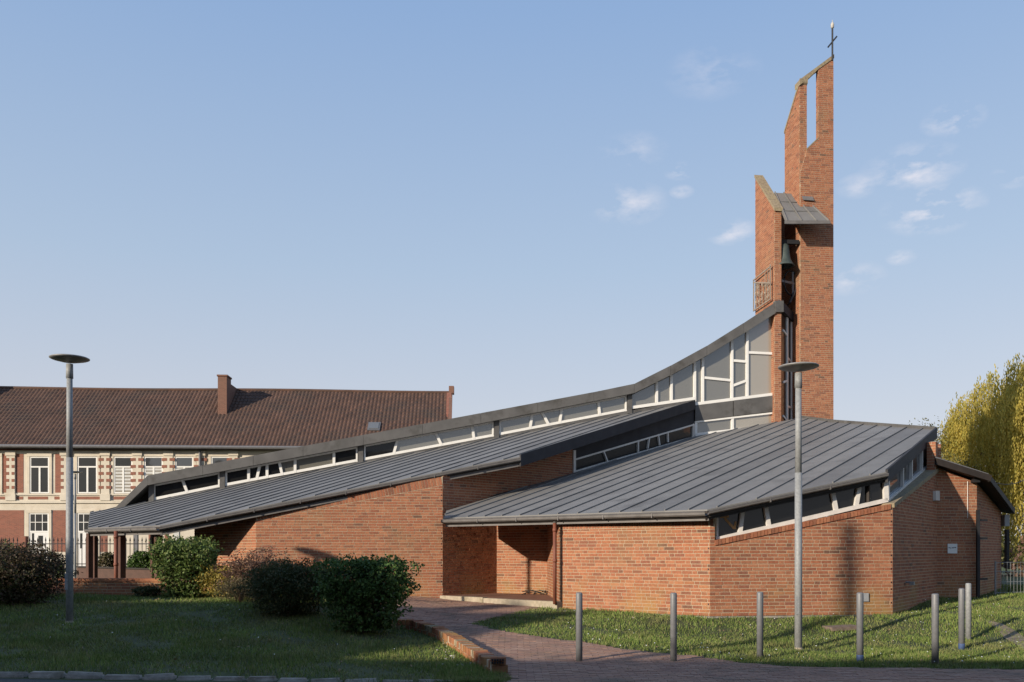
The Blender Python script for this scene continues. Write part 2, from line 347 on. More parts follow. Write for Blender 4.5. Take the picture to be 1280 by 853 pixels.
# ------------------------------------------------------------------ brickwork
COURSE, JOINT = .07, .0125
BRICKS = []                                   # whole bricks of the big walls, waiting to become single objects
def brick_poly(mb, wp, poly, out, depth, tone):
    poly = ccw(poly); n = len(poly)
    fr = [wp.pt(t, z, out) for t, z in poly]; bk = [wp.pt(t, z, out - depth) for t, z in poly]
    mb.add(fr + bk, [tuple(range(n))] + [(i, i + n, (i + 1) % n + n, (i + 1) % n) for i in range(n)], tone)
def brick_wall(wp, region, parent, thick=.2, soldier=None, single=False, wall_name='wall', mortar='mortar', holes=None, stuff_list=None, base_out=0.0):
    """region: convex (s,z) polygon. soldier = height of a row of upright bricks along the top edge (list of two top points)."""
    region = ccw(region)
    mb = MB(); wp.plate(mb, region, base_out - .004, base_out - thick)
    wall = mb.build(wall_name, mortar, parent)
    bm_ = MB() if stuff_list is None else stuff_list
    body = region
    if soldier:
        h, (p, q) = soldier; p = Vector(p); q = Vector(q); d = (q - p).normalized(); dn = Vector((d.y, -d.x))
        body = halfplane(region, -dn.x, -dn.y, -(dn.dot(p) + h))
        n = int((q - p).length / .0745)
        for i in range(n):
            a = p + d * (i * .0745 + .005); b = a + d * .0635
            pl = clip([tuple(a), tuple(b), tuple(b + dn * (h - JOINT)), tuple(a + dn * (h - JOINT))], region)
            if len(pl) > 2: brick_poly(bm_, wp, pl, base_out + random.uniform(-.001, .002), .02, random.random() * .92 + .01)
    s0 = min(p[0] for p in body); s1 = max(p[0] for p in body); z0 = min(p[1] for p in body); z1 = max(p[1] for p in body)
    k0 = math.floor(z0 / COURSE) - 1
    for k in range(k0, int(z1 / COURSE) + 2):
        zb = k * COURSE; s = s0 - .4 + (k % 2) * .165 + ((k * 7) % 5) * .012; j = (k // 2) % 2
        while s < s1:
            ln = .216 if j % 3 != 1 else .104
            j += 1
            rect = [(s, zb), (s + ln, zb), (s + ln, zb + COURSE - JOINT), (s, zb + COURSE - JOINT)]
            s += ln + JOINT
            pl = clip(rect, body)
            if len(pl) < 3 or abs(area(pl)) < .0006: continue
            full = len(pl) == 4 and abs(abs(area(pl)) - ln * (COURSE - JOINT)) < 1e-6
            if single and full:
                BRICKS.append((wp, rect[0][0] + ln / 2, zb + (COURSE - JOINT) / 2, ln, wall, base_out)); continue
            brick_poly(bm_, wp, pl, base_out + random.uniform(-.0015, .0025), .02, random.random() * .985 + .005)
    if stuff_list is None and bm_.f: bm_.build('brickwork', 'brick', wall, kind='stuff')
    if holes:                                 # black plates stand in for the shade inside the cut corner bricks' core holes
        hb = MB(); sx, za, zb_ = holes; k = math.ceil(za / COURSE)
        while k * COURSE < zb_:
            if k % 2 == 0 and random.random() < .6: wp.plate(hb, [(sx - .012, k * COURSE + .012), (sx + .012, k * COURSE + .012), (sx + .012, k * COURSE + .045), (sx - .012, k * COURSE + .045)], base_out + .0045, base_out - .01)
            k += 1
        if hb.f: hb.build('core_hole_shade', 'black_iron', wall, kind='stuff')
    return wall

# ------------------------------------------------------------------ terrain
def sstep(a, b, x): t = np.clip((x - a) / (b - a), 0, 1); return t * t * (3 - 2 * t)
def lerp(xs, ys, x): return np.interp(x, xs, ys)
def ground_z(X, Y):
    X = np.asarray(X, float); Y = np.asarray(Y, float)
    left = lerp([0, 11.4, 11.7, 13.5, 16.2, 18, 20.5, 24, 30, 46], [-.45, -.45, -.38, -.27, -.07, .14, .20, .16, -.05, -.32], Y)
    right = lerp([0, 12.4, 15.2, 16.4, 17.9, 22, 26, 46], [-.46, -.43, -.43, -.37, -.11, .1, .2, .0], Y)
    mid = lerp([0, 12.4, 13.5, 17, 20, 24, 46], [-.46, -.44, -.42, -.19, -.05, .0, -.2], Y)
    w1 = sstep(-4.2, -1.2, X); w2 = sstep(1.0, 3.6, X)
    z = left * (1 - w1) + mid * w1; z = z * (1 - w2) + right * w2
    far = sstep(46, 60, Y); z = z * (1 - far) - .32 * far
    bump = .018 * np.sin(X * 1.9 + Y * .7) * np.sin(Y * 1.3 - X * .6) * sstep(11.6, 13.5, Y) * (1 - sstep(26, 34, Y))
    return z + bump * (1 - (w1 * (1 - w2)))
def gp(x, y):
    """ground point seen at a photo pixel"""
    lo, hi = 6.0, 60.0; Y = np.linspace(6, 60, 2200)
    d = (EYE + (HZ - y) / F * Y) - ground_z((x - 640) / F * Y, Y)
    i = int(np.argmax(d < 0)); Yh = Y[i]
    X = (x - 640) / F * Yh; return Vector((X, Yh, float(ground_z(X, Yh))))

xs = np.concatenate([np.linspace(-60, -16, 23), np.linspace(-15, 16, 94), np.linspace(17, 60, 22)])
ys = np.concatenate([np.linspace(-60, 5, 14), np.linspace(6, 30, 97), np.linspace(31, 70, 30)])
GX, GY = np.meshgrid(xs, ys); GZ = ground_z(GX, GY)
nx, ny = len(xs), len(ys)
g = MB(); g.v = [tuple(p) for p in np.stack([GX.ravel(), GY.ravel(), GZ.ravel()], 1)]
g.f = [(j * nx + i, j * nx + i + 1, (j + 1) * nx + i + 1, (j + 1) * nx + i) for j in range(ny - 1) for i in range(nx - 1)]
g.t = [0] * len(g.f); g.build('lawn', 'soil', None, True, kind='structure')
fg = MB(); fg.add([(-2500, 69, -.34), (2500, 69, -.34), (2500, 3500, -.34), (-2500, 3500, -.34)], [(0, 1, 2, 3)])
fg.add([(-2500, -2000, -.5), (-59, -2000, -.5), (-59, 69, -.36), (-2500, 69, -.36)], [(0, 1, 2, 3)])
fg.add([(59, -2000, -.5), (2500, -2000, -.5), (2500, 69, -.36), (59, 69, -.36)], [(0, 1, 2, 3)])
fg.build('fields', 'far_ground', None, kind='structure')

def drape(poly, dz, step=.35):
    """sheet over the ground inside a plan polygon"""
    X0 = min(p[0] for p in poly); X1 = max(p[0] for p in poly); Y0 = min(p[1] for p in poly); Y1 = max(p[1] for p in poly)
    mb = MB(); nxx = max(1, int((X1 - X0) / step)); nyy = max(1, int((Y1 - Y0) / step))
    for i in range(nxx):
        a0 = X0 + (X1 - X0) * i / nxx; a1 = X0 + (X1 - X0) * (i + 1) / nxx
        col = halfplane(halfplane(list(poly), -1, 0, -a0), 1, 0, a1)
        if len(col) < 3: continue
        for j in range(nyy):
            b0 = Y0 + (Y1 - Y0) * j / nyy; b1 = Y0 + (Y1 - Y0) * (j + 1) / nyy
            c = halfplane(halfplane(col, 0, -1, -b0), 0, 1, b1)
            if len(c) > 2 and abs(area(c)) > 1e-5: mb.add([(p[0], p[1], float(ground_z(p[0], p[1])) + dz) for p in ccw(c)], [tuple(range(len(c)))])
    return mb
# plan outlines of the hard surfaces
PATH_L = [(468, 775), (500, 778), (548, 795), (583, 812), (612, 829), (640, 849)]           # along the edging wall
PATH_R = [(698, 757), (650, 765), (612, 774), (588, 781), (640, 792), (700, 800), (780, 812), (865, 820), (925, 829), (985, 834), (1120, 836), (1290, 838)]
pathpoly = [gp(*p) for p in PATH_L] + [Vector((-.1, 11.2, 0)), Vector((-.1, 9.0, 0)), Vector((14, 9.0, 0))] + [gp(*p) for p in PATH_R[::-1]] + [Vector((1.0, 20.0, 0)), Vector((-1.9, 23.4, 0)), Vector((-3.2, 23.2, 0)), Vector((-3.4, 19.5, 0))]
pathpoly = [(p[0], p[1]) for p in pathpoly]
drape(pathpoly, .004).build('footpath', 'paver_joint', None, kind='structure')
footpath = bpy.data.objects['footpath']
# clay pavers laid in rows
pv = []; pt_ = []
for j in range(int((23.4 - 11.2) / .106)):
    y0 = 11.2 + j * .106
    xx = np.arange(-3.6 + (j % 2) * .105, 14.2, .211); x0 = xx + .105
    ok = inside(x0, np.full_like(x0, y0 + .05), pathpoly)
    for a in xx[ok]:
        if abs(a) > (y0 + 1) * .66: continue
        h = .009 + random.uniform(-.003, .004); c = [(a, y0), (a + .203, y0), (a + .203, y0 + .098), (a, y0 + .098)]
        zz = [float(q) for q in ground_z([p[0] for p in c], [p[1] for p in c])]
        top = [(c[i][0], c[i][1], zz[i] + h) for i in range(4)]; bot = [(c[i][0], c[i][1], zz[i] - .01) for i in range(4)]
        tone = random.random() * .98 + .01
        pv += top; pt_.append(tone)
        for i in range(4):
            k = (i + 1) % 4; pv += [bot[i], bot[k], top[k], top[i]]; pt_.append(tone)
raw_mesh('paving', np.array(pv), 4, 'paver', np.array(pt_), parent=footpath, kind='stuff')
track = [(p.x, p.y) for p in (gp(1232, 776), gp(1252, 780), gp(1270, 790), gp(1300, 806), gp(1300, 826), gp(1272, 808), gp(1250, 792))]
mat('worn_earth', (.25, .20, .14), .95, var=.45, nscale=9, bump=.5, bscale=40, dirt=(.15, .13, .08), dscale=3)
drape(track, .012, .2).build('dirt_track', 'worn_earth', None, kind='structure')
# road with its row of kerb stones at the lower left
kl = [gp(-60, 843), gp(0, 845), gp(100, 847), gp(200, 849), gp(300, 851), gp(420, 853)]
roadpoly = [(-58, 0), (-.1, 0), (-.1, 11.2), (kl[-1].x + 1.6, 11.25), (kl[-1].x, kl[-1].y - .12), (kl[0].x, kl[0].y - .12), (-58, kl[0].y)]
drape(roadpoly, .006, .9).build('road', 'asphalt', None, kind='structure')
kerb = MB(); kerb.tube([(p.x, p.y, p.z - .06) for p in kl], .05, 6); kerb = kerb.build('kerb', 'kerb_stone', None, kind='structure')
kx = kl[0].x; 
while kx < kl[-1].x + 1.2:
    ln = random.uniform(.40, .55); xm = kx + ln / 2
    ym = float(np.interp(xm, [p.x for p in kl], [p.y for p in kl])); zz = float(ground_z(xm, ym + .12))
    b = bmesh.new(); bmesh.ops.create_cube(b, size=1); bmesh.ops.scale(b, vec=(ln - .025, .15 + random.uniform(-.015, .015), .16), verts=b.verts)
    bmesh.ops.bevel(b, geom=b.edges[:], offset=.03, segments=2, affect='EDGES')
    for v in b.verts: v.co += Vector((random.uniform(-.006, .006), random.uniform(-.008, .008), random.uniform(-.006, .006)))
    me = bpy.data.meshes.new('kerb_stone'); b.to_mesh(me); b.free(); me.materials.append(MAT['kerb_stone']); me.shade_smooth()
    o = bpy.data.objects.new('kerb_stone', me); COL.objects.link(o); o.location = (xm, ym, zz - .055 + random.uniform(-.012, .012)); o.rotation_euler = (random.uniform(-.05, .05), random.uniform(-.03, .03), random.uniform(-.05, .05))
    o.parent = kerb; kx += ln

# ------------------------------------------------------------------ church: plan points
A, B, C_ = (3.97, 17.8), (7.87, 18.36), (1.08, 19.97)
D, E_, Fp = (-1.80, 23.04), (-6.49, 22.52), (-8.62, 24.1)
G_, H_, I_ = (10.44, 21.8), (11.49, 21.95), (13.80, 25.04)
K = (1.81, 26.4)
P1, P2 = (-.414, 24.2), (.93, 23.5)
S0, M_, N_ = (-11.8, 28.48), (6.31, 30.74), (9.2, 31.1)
r1 = (-2.21138523, .16555308, .20793541); r2 = (-1.58705146, .1710744, .22530515)
def rz(r, X, Y): return r[0] + r[1] * X + r[2] * Y
def hit(x, y, r):
    a = (x - 640) / F; b = (HZ - y) / F; Y = (r[0] - EYE) / (b - r[1] * a - r[2]); return (a * Y, Y)

church = thing('church', 'modern red brick church with grey standing seam roofs and angular glazing', 'church')

def seam_roof(r, poly, u, spacing, off, name, m='zinc', deck_t=.16, rib_h=.034, rib_w=.022, deck_in=.12):
    u = Vector(u).normalized(); w = Vector((u.y, -u.x))
    mb = MB(); P = lambda q, dz: (q[0], q[1], rz(r, q[0], q[1]) + dz)
    pc = ccw(poly)
    mb.prism([P(q, -.035) for q in pc], [P(q, -deck_t) for q in pc])
    deck = mb.build(name, 'soffit', church)
    ws = [w.x * q[0] + w.y * q[1] for q in pc]; k = math.floor((min(ws) - off) / spacing)
    while off + k * spacing < max(ws):
        a = off + k * spacing; b = a + spacing; k += 1
        st = halfplane(halfplane(pc, -w.x, -w.y, -a), w.x, w.y, b)
        if len(st) < 3 or abs(area(st)) < .002: continue
        pm = MB(); sc = ccw(st); pm.prism([P(q, random.uniform(-.001, .001)) for q in sc], [P(q, -.03) for q in sc])
        on = [q for q in st if abs(w.x * q[0] + w.y * q[1] - a) < 1e-4]
        if len(on) >= 2:
            us = sorted(u.x * q[0] + u.y * q[1] for q in on); p0 = w * a + u * us[0]; p1 = w * a + u * us[-1]
            if us[-1] - us[0] > .05: pm.beam(P(p0, rib_h / 2 - .005), P(p1, rib_h / 2 - .005), rib_w, rib_h, (0, 0, 1))
        pm.build('roof_panel', m, deck)
    return deck

# roof over the round side of the church
Ae, Be, Ge = hit(884, 637, r1), hit(1108, 590, r1), hit(1170, 537, r1); G0 = hit(555, 647.5, r1)
Vb = hit(1042, 527.5, r1); Vb2 = hit(976, 525, r1)
poly1 = [G0, Ae, Be, Ge, Vb, (10.1, 31.0), (9.36, 30.86), (9.1, 30.86), (N_[0], N_[1] - .08), (M_[0] + .05, M_[1] - .08), (K[0] + .06, K[1] - .05), (D[0] + .1, D[1] - .06)]
roof1 = seam_roof(r1, poly1, (.6229, .7823), .535, 4.03, 'roof')
# long roof over the nave side
W_, Pl, Q_, M2 = hit(200, 657, r2), hit(110, 660, r2), hit(650, 571, r2), (6.30, 30.62)
Sl = (S0[0] - 1.2, S0[1] - .15)
poly2 = [Pl, W_, Q_, M2, (M_[0], M_[1] - .05), (S0[0], S0[1] - .05), (-13.4, 28.2)]
roof2 = seam_roof(r2, poly2, (.6047, .7964), .555, .1, 'roof')

# gutters: half-round channels with a lip
def gutter(pts, dz, name='gutter', r=.07, m='gutter'):
    mb = MB(); P3 = [Vector((p[0], p[1], p[2] + dz)) for p in pts]
    for a, b in zip(P3[:-1], P3[1:]):
        d = (b - a).normalized(); sd = d.cross(Vector((0, 0, 1))).normalized(); up = Vector((0, 0, 1))
        prof = [(-r, 0), (-r * .9, -r * .55), (-r * .45, -r * .95), (r * .45, -r * .95), (r * .9, -r * .55), (r, .004), (r * 1.14, .012), (r * 1.0, .022), (r * .84, 0), (r * .75, -r * .5), (0, -r * .8), (-r * .8, -.1 * r)]
        fr = [a + sd * x + up * z for x, z in prof]; bk = [b + sd * x + up * z for x, z in prof]
        mb.prism(fr, bk)
        n = int((b - a).length / 1.1)
        for i in range(1, n):
            mb.box(a + (b - a) * i / n + sd * 0 - up * r * .45, .02, 2.25 * r, r * 1.3, d, sd, up)
    return mb.build(name, m, church)
def z3(p, r, dz=0): return (p[0], p[1], rz(r, p[0], p[1]) + dz)
def off2(p, v, k): return (p[0] + v[0] * k, p[1] + v[1] * k)
cn = (-.6229, -.7823)
gutter([z3(off2(G0, cn, .04), r1), z3(off2(Ae, cn, .04), r1)], -.055)
en = (.14, -.99)
gutter([z3(off2(Ae, en, .03), r1), z3(off2(Be, en, .03), r1)], -.05, r=.055)
gutter([z3(off2(Pl, cn, .04), r2), z3(off2(W_, cn, .04), r2)], -.055)
gutter([z3(off2(W_, (.13, -.99), .03), r2), z3(off2(Q_, (.13, -.99), .03), r2)], -.06, r=.06)
# fascia boards under the gutters
def fascia(p, q, r, h, dz=-.05, m='soffit', name='fascia', t=.04, inset=.0):
    a = Vector(z3(p, r, dz)); b = Vector(z3(q, r, dz)); mb = MB()
    d = Vector((b.x - a.x, b.y - a.y, 0)).normalized(); n = Vector((d.y, -d.x, 0)); a = a - n * inset; b = b - n * inset
    mb.prism([a - Vector((0, 0, h)), b - Vector((0, 0, h)), b, a], [a - Vector((0, 0, h)) - n * t, b - Vector((0, 0, h)) - n * t, b - n * t, a - n * t])
    return mb.build(name, m, church)
fascia(G0, Ae, r1, .17, inset=.06, m='gutter'); fascia(Ae, Be, r1, .16, inset=.05, m='dark_wood')
fascia(Pl, W_, r2, .17, inset=.06, m='gutter'); fascia(W_, Q_, r2, .20, inset=.05, m='gutter')
# dark metal verge boards
fascia(Be, Ge, r1, .27, dz=.05, m='fascia', name='verge_board', t=.05, inset=-.03)
fascia(Q_, M2, r2, .32, dz=.06, m='fascia', name='verge_board', t=.05, inset=-.03)
fascia(Ge, Vb, r1, .22, dz=.07, m='zinc_cladding', name='verge_board', t=.06, inset=-.02)
fascia(Vb, (10.1, 31.0), r1, .22, dz=.07, m='zinc_cladding', name='verge_board', t=.06, inset=-.02)

# ---- walls
wAB = WP(A, B); wCA = WP(C_, A); wDE = WP(E_, D); wEF = WP(Fp, E_); wBG = WP(B, G_)
tA = wAB.sz(893.5, 645)[0]
# front wall under the sloping window band, with the tall corner pier at its left
z_c0, z_c1 = wAB.sz(894, 682)[1], wAB.sz(1116, 636)[1]
slope_ab = (z_c1 - z_c0) / (wAB.len - tA)
brick_wall(wAB, [(tA, -.07), (wAB.len, -.07), (wAB.len, z_c1), (tA, z_c0)], church, single=True, holes=(wAB.len - .03, .1, z_c1 - .1))
brick_wall(wAB, [(0, -.07), (tA, -.07), (tA, wAB.sz(890, 645)[1]), (0, wAB.sz(886, 645)[1])], church, soldier=(.225, ((0, wAB.sz(886, 645)[1]), (tA, wAB.sz(890, 645)[1]))))
cop = MB(); n = int((wAB.len - tA) / .0745)
for i in range(n):
    s = tA + i * .0745; zb = z_c0 + slope_ab * (s - tA); 
    wAB.plate(cop, [(s, zb), (s + .064, zb + slope_ab * .064), (s + .064, zb + slope_ab * .064 + .105), (s, zb + .105)], .025 + random.uniform(-.002, .003), -.2, random.random() * .9 + .02)
cop.build('coping', 'brick', church, kind='stuff')
# round side wall and its soldier course
zt = wCA.sz(792, 647.5)[1]
brick_wall(wCA, [(0, -.07), (wCA.len, -.07), (wCA.len, zt), (0, zt)], church, single=True, soldier=(.225, ((0, zt), (wCA.len, zt))), holes=(wCA.len - .035, .05, 1.6))
# left long wall
zE, zD = wDE.sz(320, 640)[1], wDE.sz(553, 596)[1]
wl = wDE.len
brick_wall(wDE, [(0, 0), (wl, 0), (wl, zD), (0, zE)], church, soldier=(.225, ((0, zE), (wl, zD))), holes=(wl - .03, .1, zD - .3))
zF = wEF.sz(243, 652)[1]
brick_wall(wEF, [(0, -.05), (wEF.len, -.05), (wEF.len, zE), (0, zF)], church)
# right wall in the shade
z_b, z_g = wBG.sz(1117, 635)[1], wBG.sz(1172, 590)[1]
brick_wall(wBG, [(0, -.07), (wBG.len, -.07), (wBG.len, z_g), (0, z_b)], church)
cb = MB(); wBG.plate(cb, [(-.02, z_b), (wBG.len, z_g), (wBG.len, z_g + .09), (-.02, z_b + .09)], .04, -.32)
cb.build('coping', 'lichen_stone', church)
pr = WP(off2(G_, (-.6, -.8), .22), G_); brick_wall(pr, [(0, z_g), (.22, z_g), (.22, wBG.sz(1170, 551)[1]), (0, wBG.sz(1170, 553)[1])], church, thick=.2, base_out=.012)
pq = WP((pr.a.x - pr.n.x * .19, pr.a.y - pr.n.y * .19), (pr.a.x + pr.n.x * .004, pr.a.y + pr.n.y * .004)); brick_wall(pq, [(0, z_g - .3), (pq.len, z_g - .3), (pq.len, wBG.sz(1170, 553)[1]), (0, wBG.sz(1170, 553)[1])], church, thick=.03, base_out=.01)
# plinth strips under the walls
for w_, z0 in ((wAB, -.35), (wCA, -.3), (wDE, -.3), (wBG, -.35), (wEF, -.3)):
    mb = MB(); w_.plate(mb, [(-.01, z0), (w_.len + .01, z0), (w_.len + .01, -.076), (-.01, -.076)], .006, -.22); mb.build('plinth', 'kerb_stone', church)
# porch recess
wPL = WP(D, P1); wPB = WP((P1[0] - .16, P1[1] + .08), P2); wPR = WP(P2, (C_[0] - .02, C_[1] + .03)); wDK = WP(D, K)
brick_wall(wPL, [(0, 0), (wPL.len, 0), (wPL.len, 2.72), (0, 2.2)], church)
brick_wall(wPB, [(0, 0), (wPB.len, 0), (wPB.len, 2.76), (0, 2.68)], church)
brick_wall(wPR, [(0, 0), (wPR.len, 0), (wPR.len, 2.02), (0, 2.72)], church)
fl = MB(); fpoly = ccw([D, (C_[0] + .1, C_[1] - .05), (P2[0] + .2, P2[1] + .2), (P1[0], P1[1] + .3)])
fl.prism([(x, y, .095) for x, y in fpoly], [(x, y, -.2) for x, y in fpoly]); fl.build('porch_floor', 'portal_floor', church)
wST = WP((D[0] - .02, D[1] - .07), (C_[0] - .03, C_[1] - .10))
for a, b in ((0, .40), (.405, 1)):
    mb = MB(); wST.plate(mb, [(wST.len * a, -.2), (wST.len * b, -.2), (wST.len * b, .105), (wST.len * a, .09)], .06, -.12); mb.build('step', 'concrete', church)
# wall between the two roofs
poly = [wDK.sz(554, 595), wDK.sz(554, 646), wDK.sz(716, 606), wDK.sz(716.5, 557)]
brick_wall(wDK, poly, church)
fl = MB(); wDK.pp(fl, [(554, 645), (620, 618), (716, 593), (716, 604), (640, 625), (554, 652)], .03, .0); fl.build('flashing', 'fascia', church)
# dark glazed strip between the roofs
wKM = WP(K, M_)
mb = MB(); wKM.pp(mb, [(717, 550), (867, 503), (867, 531), (717, 575)], .02, -.1); mb.build('spandrel', 'fascia', church)
win = MB(); wKM.bar(win, (717, 575), (867, 531), .05, .045, -.05); wKM.bar(win, (717, 590), (868, 546), .05, .045, -.05); wKM.bar(win, (717, 596), (868, 550), .05, .03, -.05); wKM.bar(win, (717, 563), (717, 601), .10, .05, -.05); wKM.bar(win, (866, 530), (866, 546), .07, .05, -.05)
strip = win.build('window', 'alu_frame', church)
ml = [(754, 565, 759, 578), (797, 552, 797, 565), (811, 547, 809, 561), (822, 543, 824, 557), (834, 540, 834.5, 553)]
for x0, y0, x1, y1 in ml:
    m_ = MB(); wKM.bar(m_, (x0, y0), (x1, y1), .05, .04, -.04); m_.build('mullion', 'alu_frame', strip)
xb = [718] + [m_[0] for m_ in ml] + [866]; xb2 = [718] + [m_[2] for m_ in ml] + [866]
for i in range(len(xb) - 1):
    m_ = MB(); yt = lambda x: 575 - (x - 717) * 44 / 150; yb = lambda x: 590 - (x - 717) * 44 / 151
    wKM.pp(m_, [(xb[i] + .3, yt(xb[i])), (xb[i + 1] - .3, yt(xb[i + 1])), (xb2[i + 1] - .3, yb(xb2[i + 1])), (xb2[i] + .3, yb(xb2[i]))], -.015 - .002 * (i % 2), -.03)
    m_.build('pane', 'glass_dark', strip)
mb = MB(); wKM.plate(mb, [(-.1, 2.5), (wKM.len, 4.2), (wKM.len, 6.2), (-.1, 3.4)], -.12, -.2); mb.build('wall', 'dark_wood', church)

# window band of the front wall
wWB = WP(off2(A, wAB.n, -.16), off2(B, wAB.n, -.16))
fr = MB(); yT = lambda x: 646 - (x - 894) * 47.5 / 211; yB = lambda x: 674.5 - (x - 894) * 49 / 213
wWB.bar(fr, (894, yB(894)), (1108, yB(1108)), .085, .06, -.06); wWB.bar(fr, (894, yT(894)), (1108, yT(1108)), .04, .05, -.06); wWB.bar(fr, (1105.5, 597), (1106.5, 626), .10, .06, -.06); wWB.bar(fr, (896, 647), (896, 674), .04, .04, -.06)
wb = fr.build('window', 'alu_frame', church)
ml = [(927.5, 924), (956, 960.5), (1039.5, 1044.5), (1073.5, 1069)]
for xt, xb_ in ml:
    m_ = MB(); wWB.bar(m_, (xt, yT(xt)), (xb_, yB(xb_)), .085, .055, -.05); m_.build('mullion', 'alu_frame', wb)
xa = [896] + [m_[0] for m_ in ml] + [1105]; xc = [896] + [m_[1] for m_ in ml] + [1105]
for i in range(5):
    m_ = MB(); wWB.pp(m_, [(xa[i] + .5, yT(xa[i]) + .5), (xa[i + 1] - .5, yT(xa[i + 1]) + .5), (xc[i + 1] - .5, yB(xc[i + 1]) - 1), (xc[i] + .5, yB(xc[i]) - 1)], -.01, -.022)
    m_.build('pane', 'glass_dark', wb)
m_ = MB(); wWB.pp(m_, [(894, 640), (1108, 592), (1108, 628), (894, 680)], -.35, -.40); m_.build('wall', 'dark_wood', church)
br = MB(); wWB.bar(br, (900, 646), (911, 645.5), .06, .0, -.008); wWB.bar(br, (906, 648), (917.5, 660.5), .05, .0, -.008); wWB.bar(br, (920, 652), (918, 661.5), .045, .0, -.008); br.build('window_stay', 'sand_wood', wb)
# window band on the shaded side, under the verge board
wWR = WP((Be[0] - .05, Be[1] + .05), (Ge[0] - .08, Ge[1] - .05))
fr = MB(); yB2 = lambda x: 627 - (x - 1108) * 47 / 56; yT2 = lambda x: 601 - (x - 1108) * 47 / 56
for pts in (((1108, yB2(1108)), (1164, yB2(1164))), ((1108, yB2(1108) + 4), (1164, yB2(1164) + 4))): wWR.bar(fr, *pts, .09, .05, -.06)
wr = fr.build('window', 'alu_frame', church)
xs_ = [1109, 1116, 1127, 1138, 1151, 1163]
for x in xs_[:1] + xs_[2:]:
    m_ = MB(); wWR.bar(m_, (x, yT2(x) - 4), (x, yB2(x)), .07, .045, -.05); m_.build('mullion', 'alu_frame', wr)
for i in range(5):
    x0, x1 = xs_[i], xs_[i + 1]; m_ = MB(); wWR.pp(m_, [(x0, yB2(x0)), (x1, yB2(x1)), (x1, yT2(x1) - 4), (x0, yT2(x0) - 4)], -.02, -.03); m_.build('pane', 'glass_dark', wr)
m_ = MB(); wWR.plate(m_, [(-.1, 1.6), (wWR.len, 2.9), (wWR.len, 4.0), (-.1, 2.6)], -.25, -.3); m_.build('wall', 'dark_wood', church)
# unseen back of the round side
wBk = WP(off2(G_, (.25, .33), 1), (10.3, 27.9)); mb = MB(); wBk.plate(mb, [(0, -.2), (wBk.len, -.2), (wBk.len, 4.9), (0, 3.9)], 0, -.2); mb.build('wall', 'plain_brick', church)

# ---- clerestory spine
wS = WP(S0, N_)
top = [(188, 595.5), (256, 583), (380, 559.3), (600, 518.3), (740, 492.3), (790, 482), (835, 459.5), (880, 435), (925, 407), (970, 377.5)]
bot = [(188, 607), (256, 594.3), (380, 571), (600, 530.5), (740, 503), (790, 493), (835, 471), (880, 446.5), (925, 419.5), (970, 391)]
# fascia built of cladding lengths, each its own piece
body = MB(); 
tz = [wS.sz(*p) for p in top]; bz = [wS.sz(*p) for p in bot]
for i in range(len(top) - 1):
    wS.plate(body, [bz[i], bz[i + 1], (tz[i + 1][0], tz[i + 1][1] - .02), (tz[i][0], tz[i][1] - .02)], .24, -2.6)
spine = body.build('spine_roof', 'zinc_cladding', church)
for i in range(len(top) - 1):
    n = max(1, round((tz[i + 1][0] - tz[i][0]) / 1.9)); 
    for k in range(n):
        f0, f1 = k / n, (k + 1) / n; L2 = lambda a, b, f: (a[0] + (b[0] - a[0]) * f, a[1] + (b[1] - a[1]) * f)
        b0, b1, t1, t0 = L2(bz[i], bz[i + 1], f0), L2(bz[i], bz[i + 1], f1), L2(tz[i], tz[i + 1], f1), L2(tz[i], tz[i + 1], f0)
        m_ = MB(); wS.plate(m_, [(b0[0] + .004, b0[1] - .012), (b1[0] - .004, b1[1] - .012), (t1[0] - .004, t1[1]), (t0[0] + .004, t0[1])], .30 + .003 * ((i + k) % 2), .243); m_.build('cladding_panel', 'zinc_cladding', spine)
lp = MB(); wS.pp(lp, [(188, 595.5), (138, 645), (148, 645), (188, 607)], .30, -2.6); lp.build('verge_board', 'zinc_cladding', church)
dk = MB(); wS.pp(dk, [(150, 644), (188, 606), (195, 606), (195, 640), (150, 650)], -.35, -2.4); dk.build('wall', 'dark_wood', church)  # dark block put in for the shaded void below the sloping end
inner = MB(); 
for i in range(len(top) - 1):
    z0 = [rz(r2, *wS.pt(s, 0)[:2]) - .6 for s, _ in (bz[i], bz[i + 1])]
    wS.plate(inner, [(bz[i][0], z0[0]), (bz[i + 1][0], z0[1]), bz[i + 1], bz[i]], -.22, -2.4)
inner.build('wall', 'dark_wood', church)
sillpix = [(190, 627), (260, 612.5), (380, 591.5), (448, 578), (500, 568.5), (600, 550), (720, 527), (786, 514.5), (868, 500)]
sy = lambda x: float(np.interp(x, [p[0] for p in sillpix], [p[1] for p in sillpix])); by = lambda x: float(np.interp(x, [p[0] for p in bot], [p[1] for p in bot]))
sm = MB()
for a, b in zip(sillpix[:-1], sillpix[1:]): wS.pp(sm, [(a[0], a[1] - .5), (b[0], b[1] - .5), (b[0], b[1] + 6), (a[0], a[1] + 6)], .06, -.2)
sm.build('sill', 'zinc_cladding', church)
groups = [((192, 275), [(228, 234.5)], ['glass_dark', 'glass_dark']),
          ((282, 447), [(311, 311), (325, 321), (334, 334), (349, 353), (369, 369), (417.5, 417.5)], ['glass_dark', 'glass_dark', 'glass_dark', 'glass_dark', 'glass_sky', 'glass_sky', 'glass_dark']),
          ((455, 617), [(497, 492), (544, 552), (590, 592.5)], ['glass_dark', 'glass_sky', 'glass_sky', 'glass_sky']),
          ((624, 783), [(665, 662.5), (677, 686), (702, 699.5), (747.5, 749.5)], ['glass_sky'] * 5)]
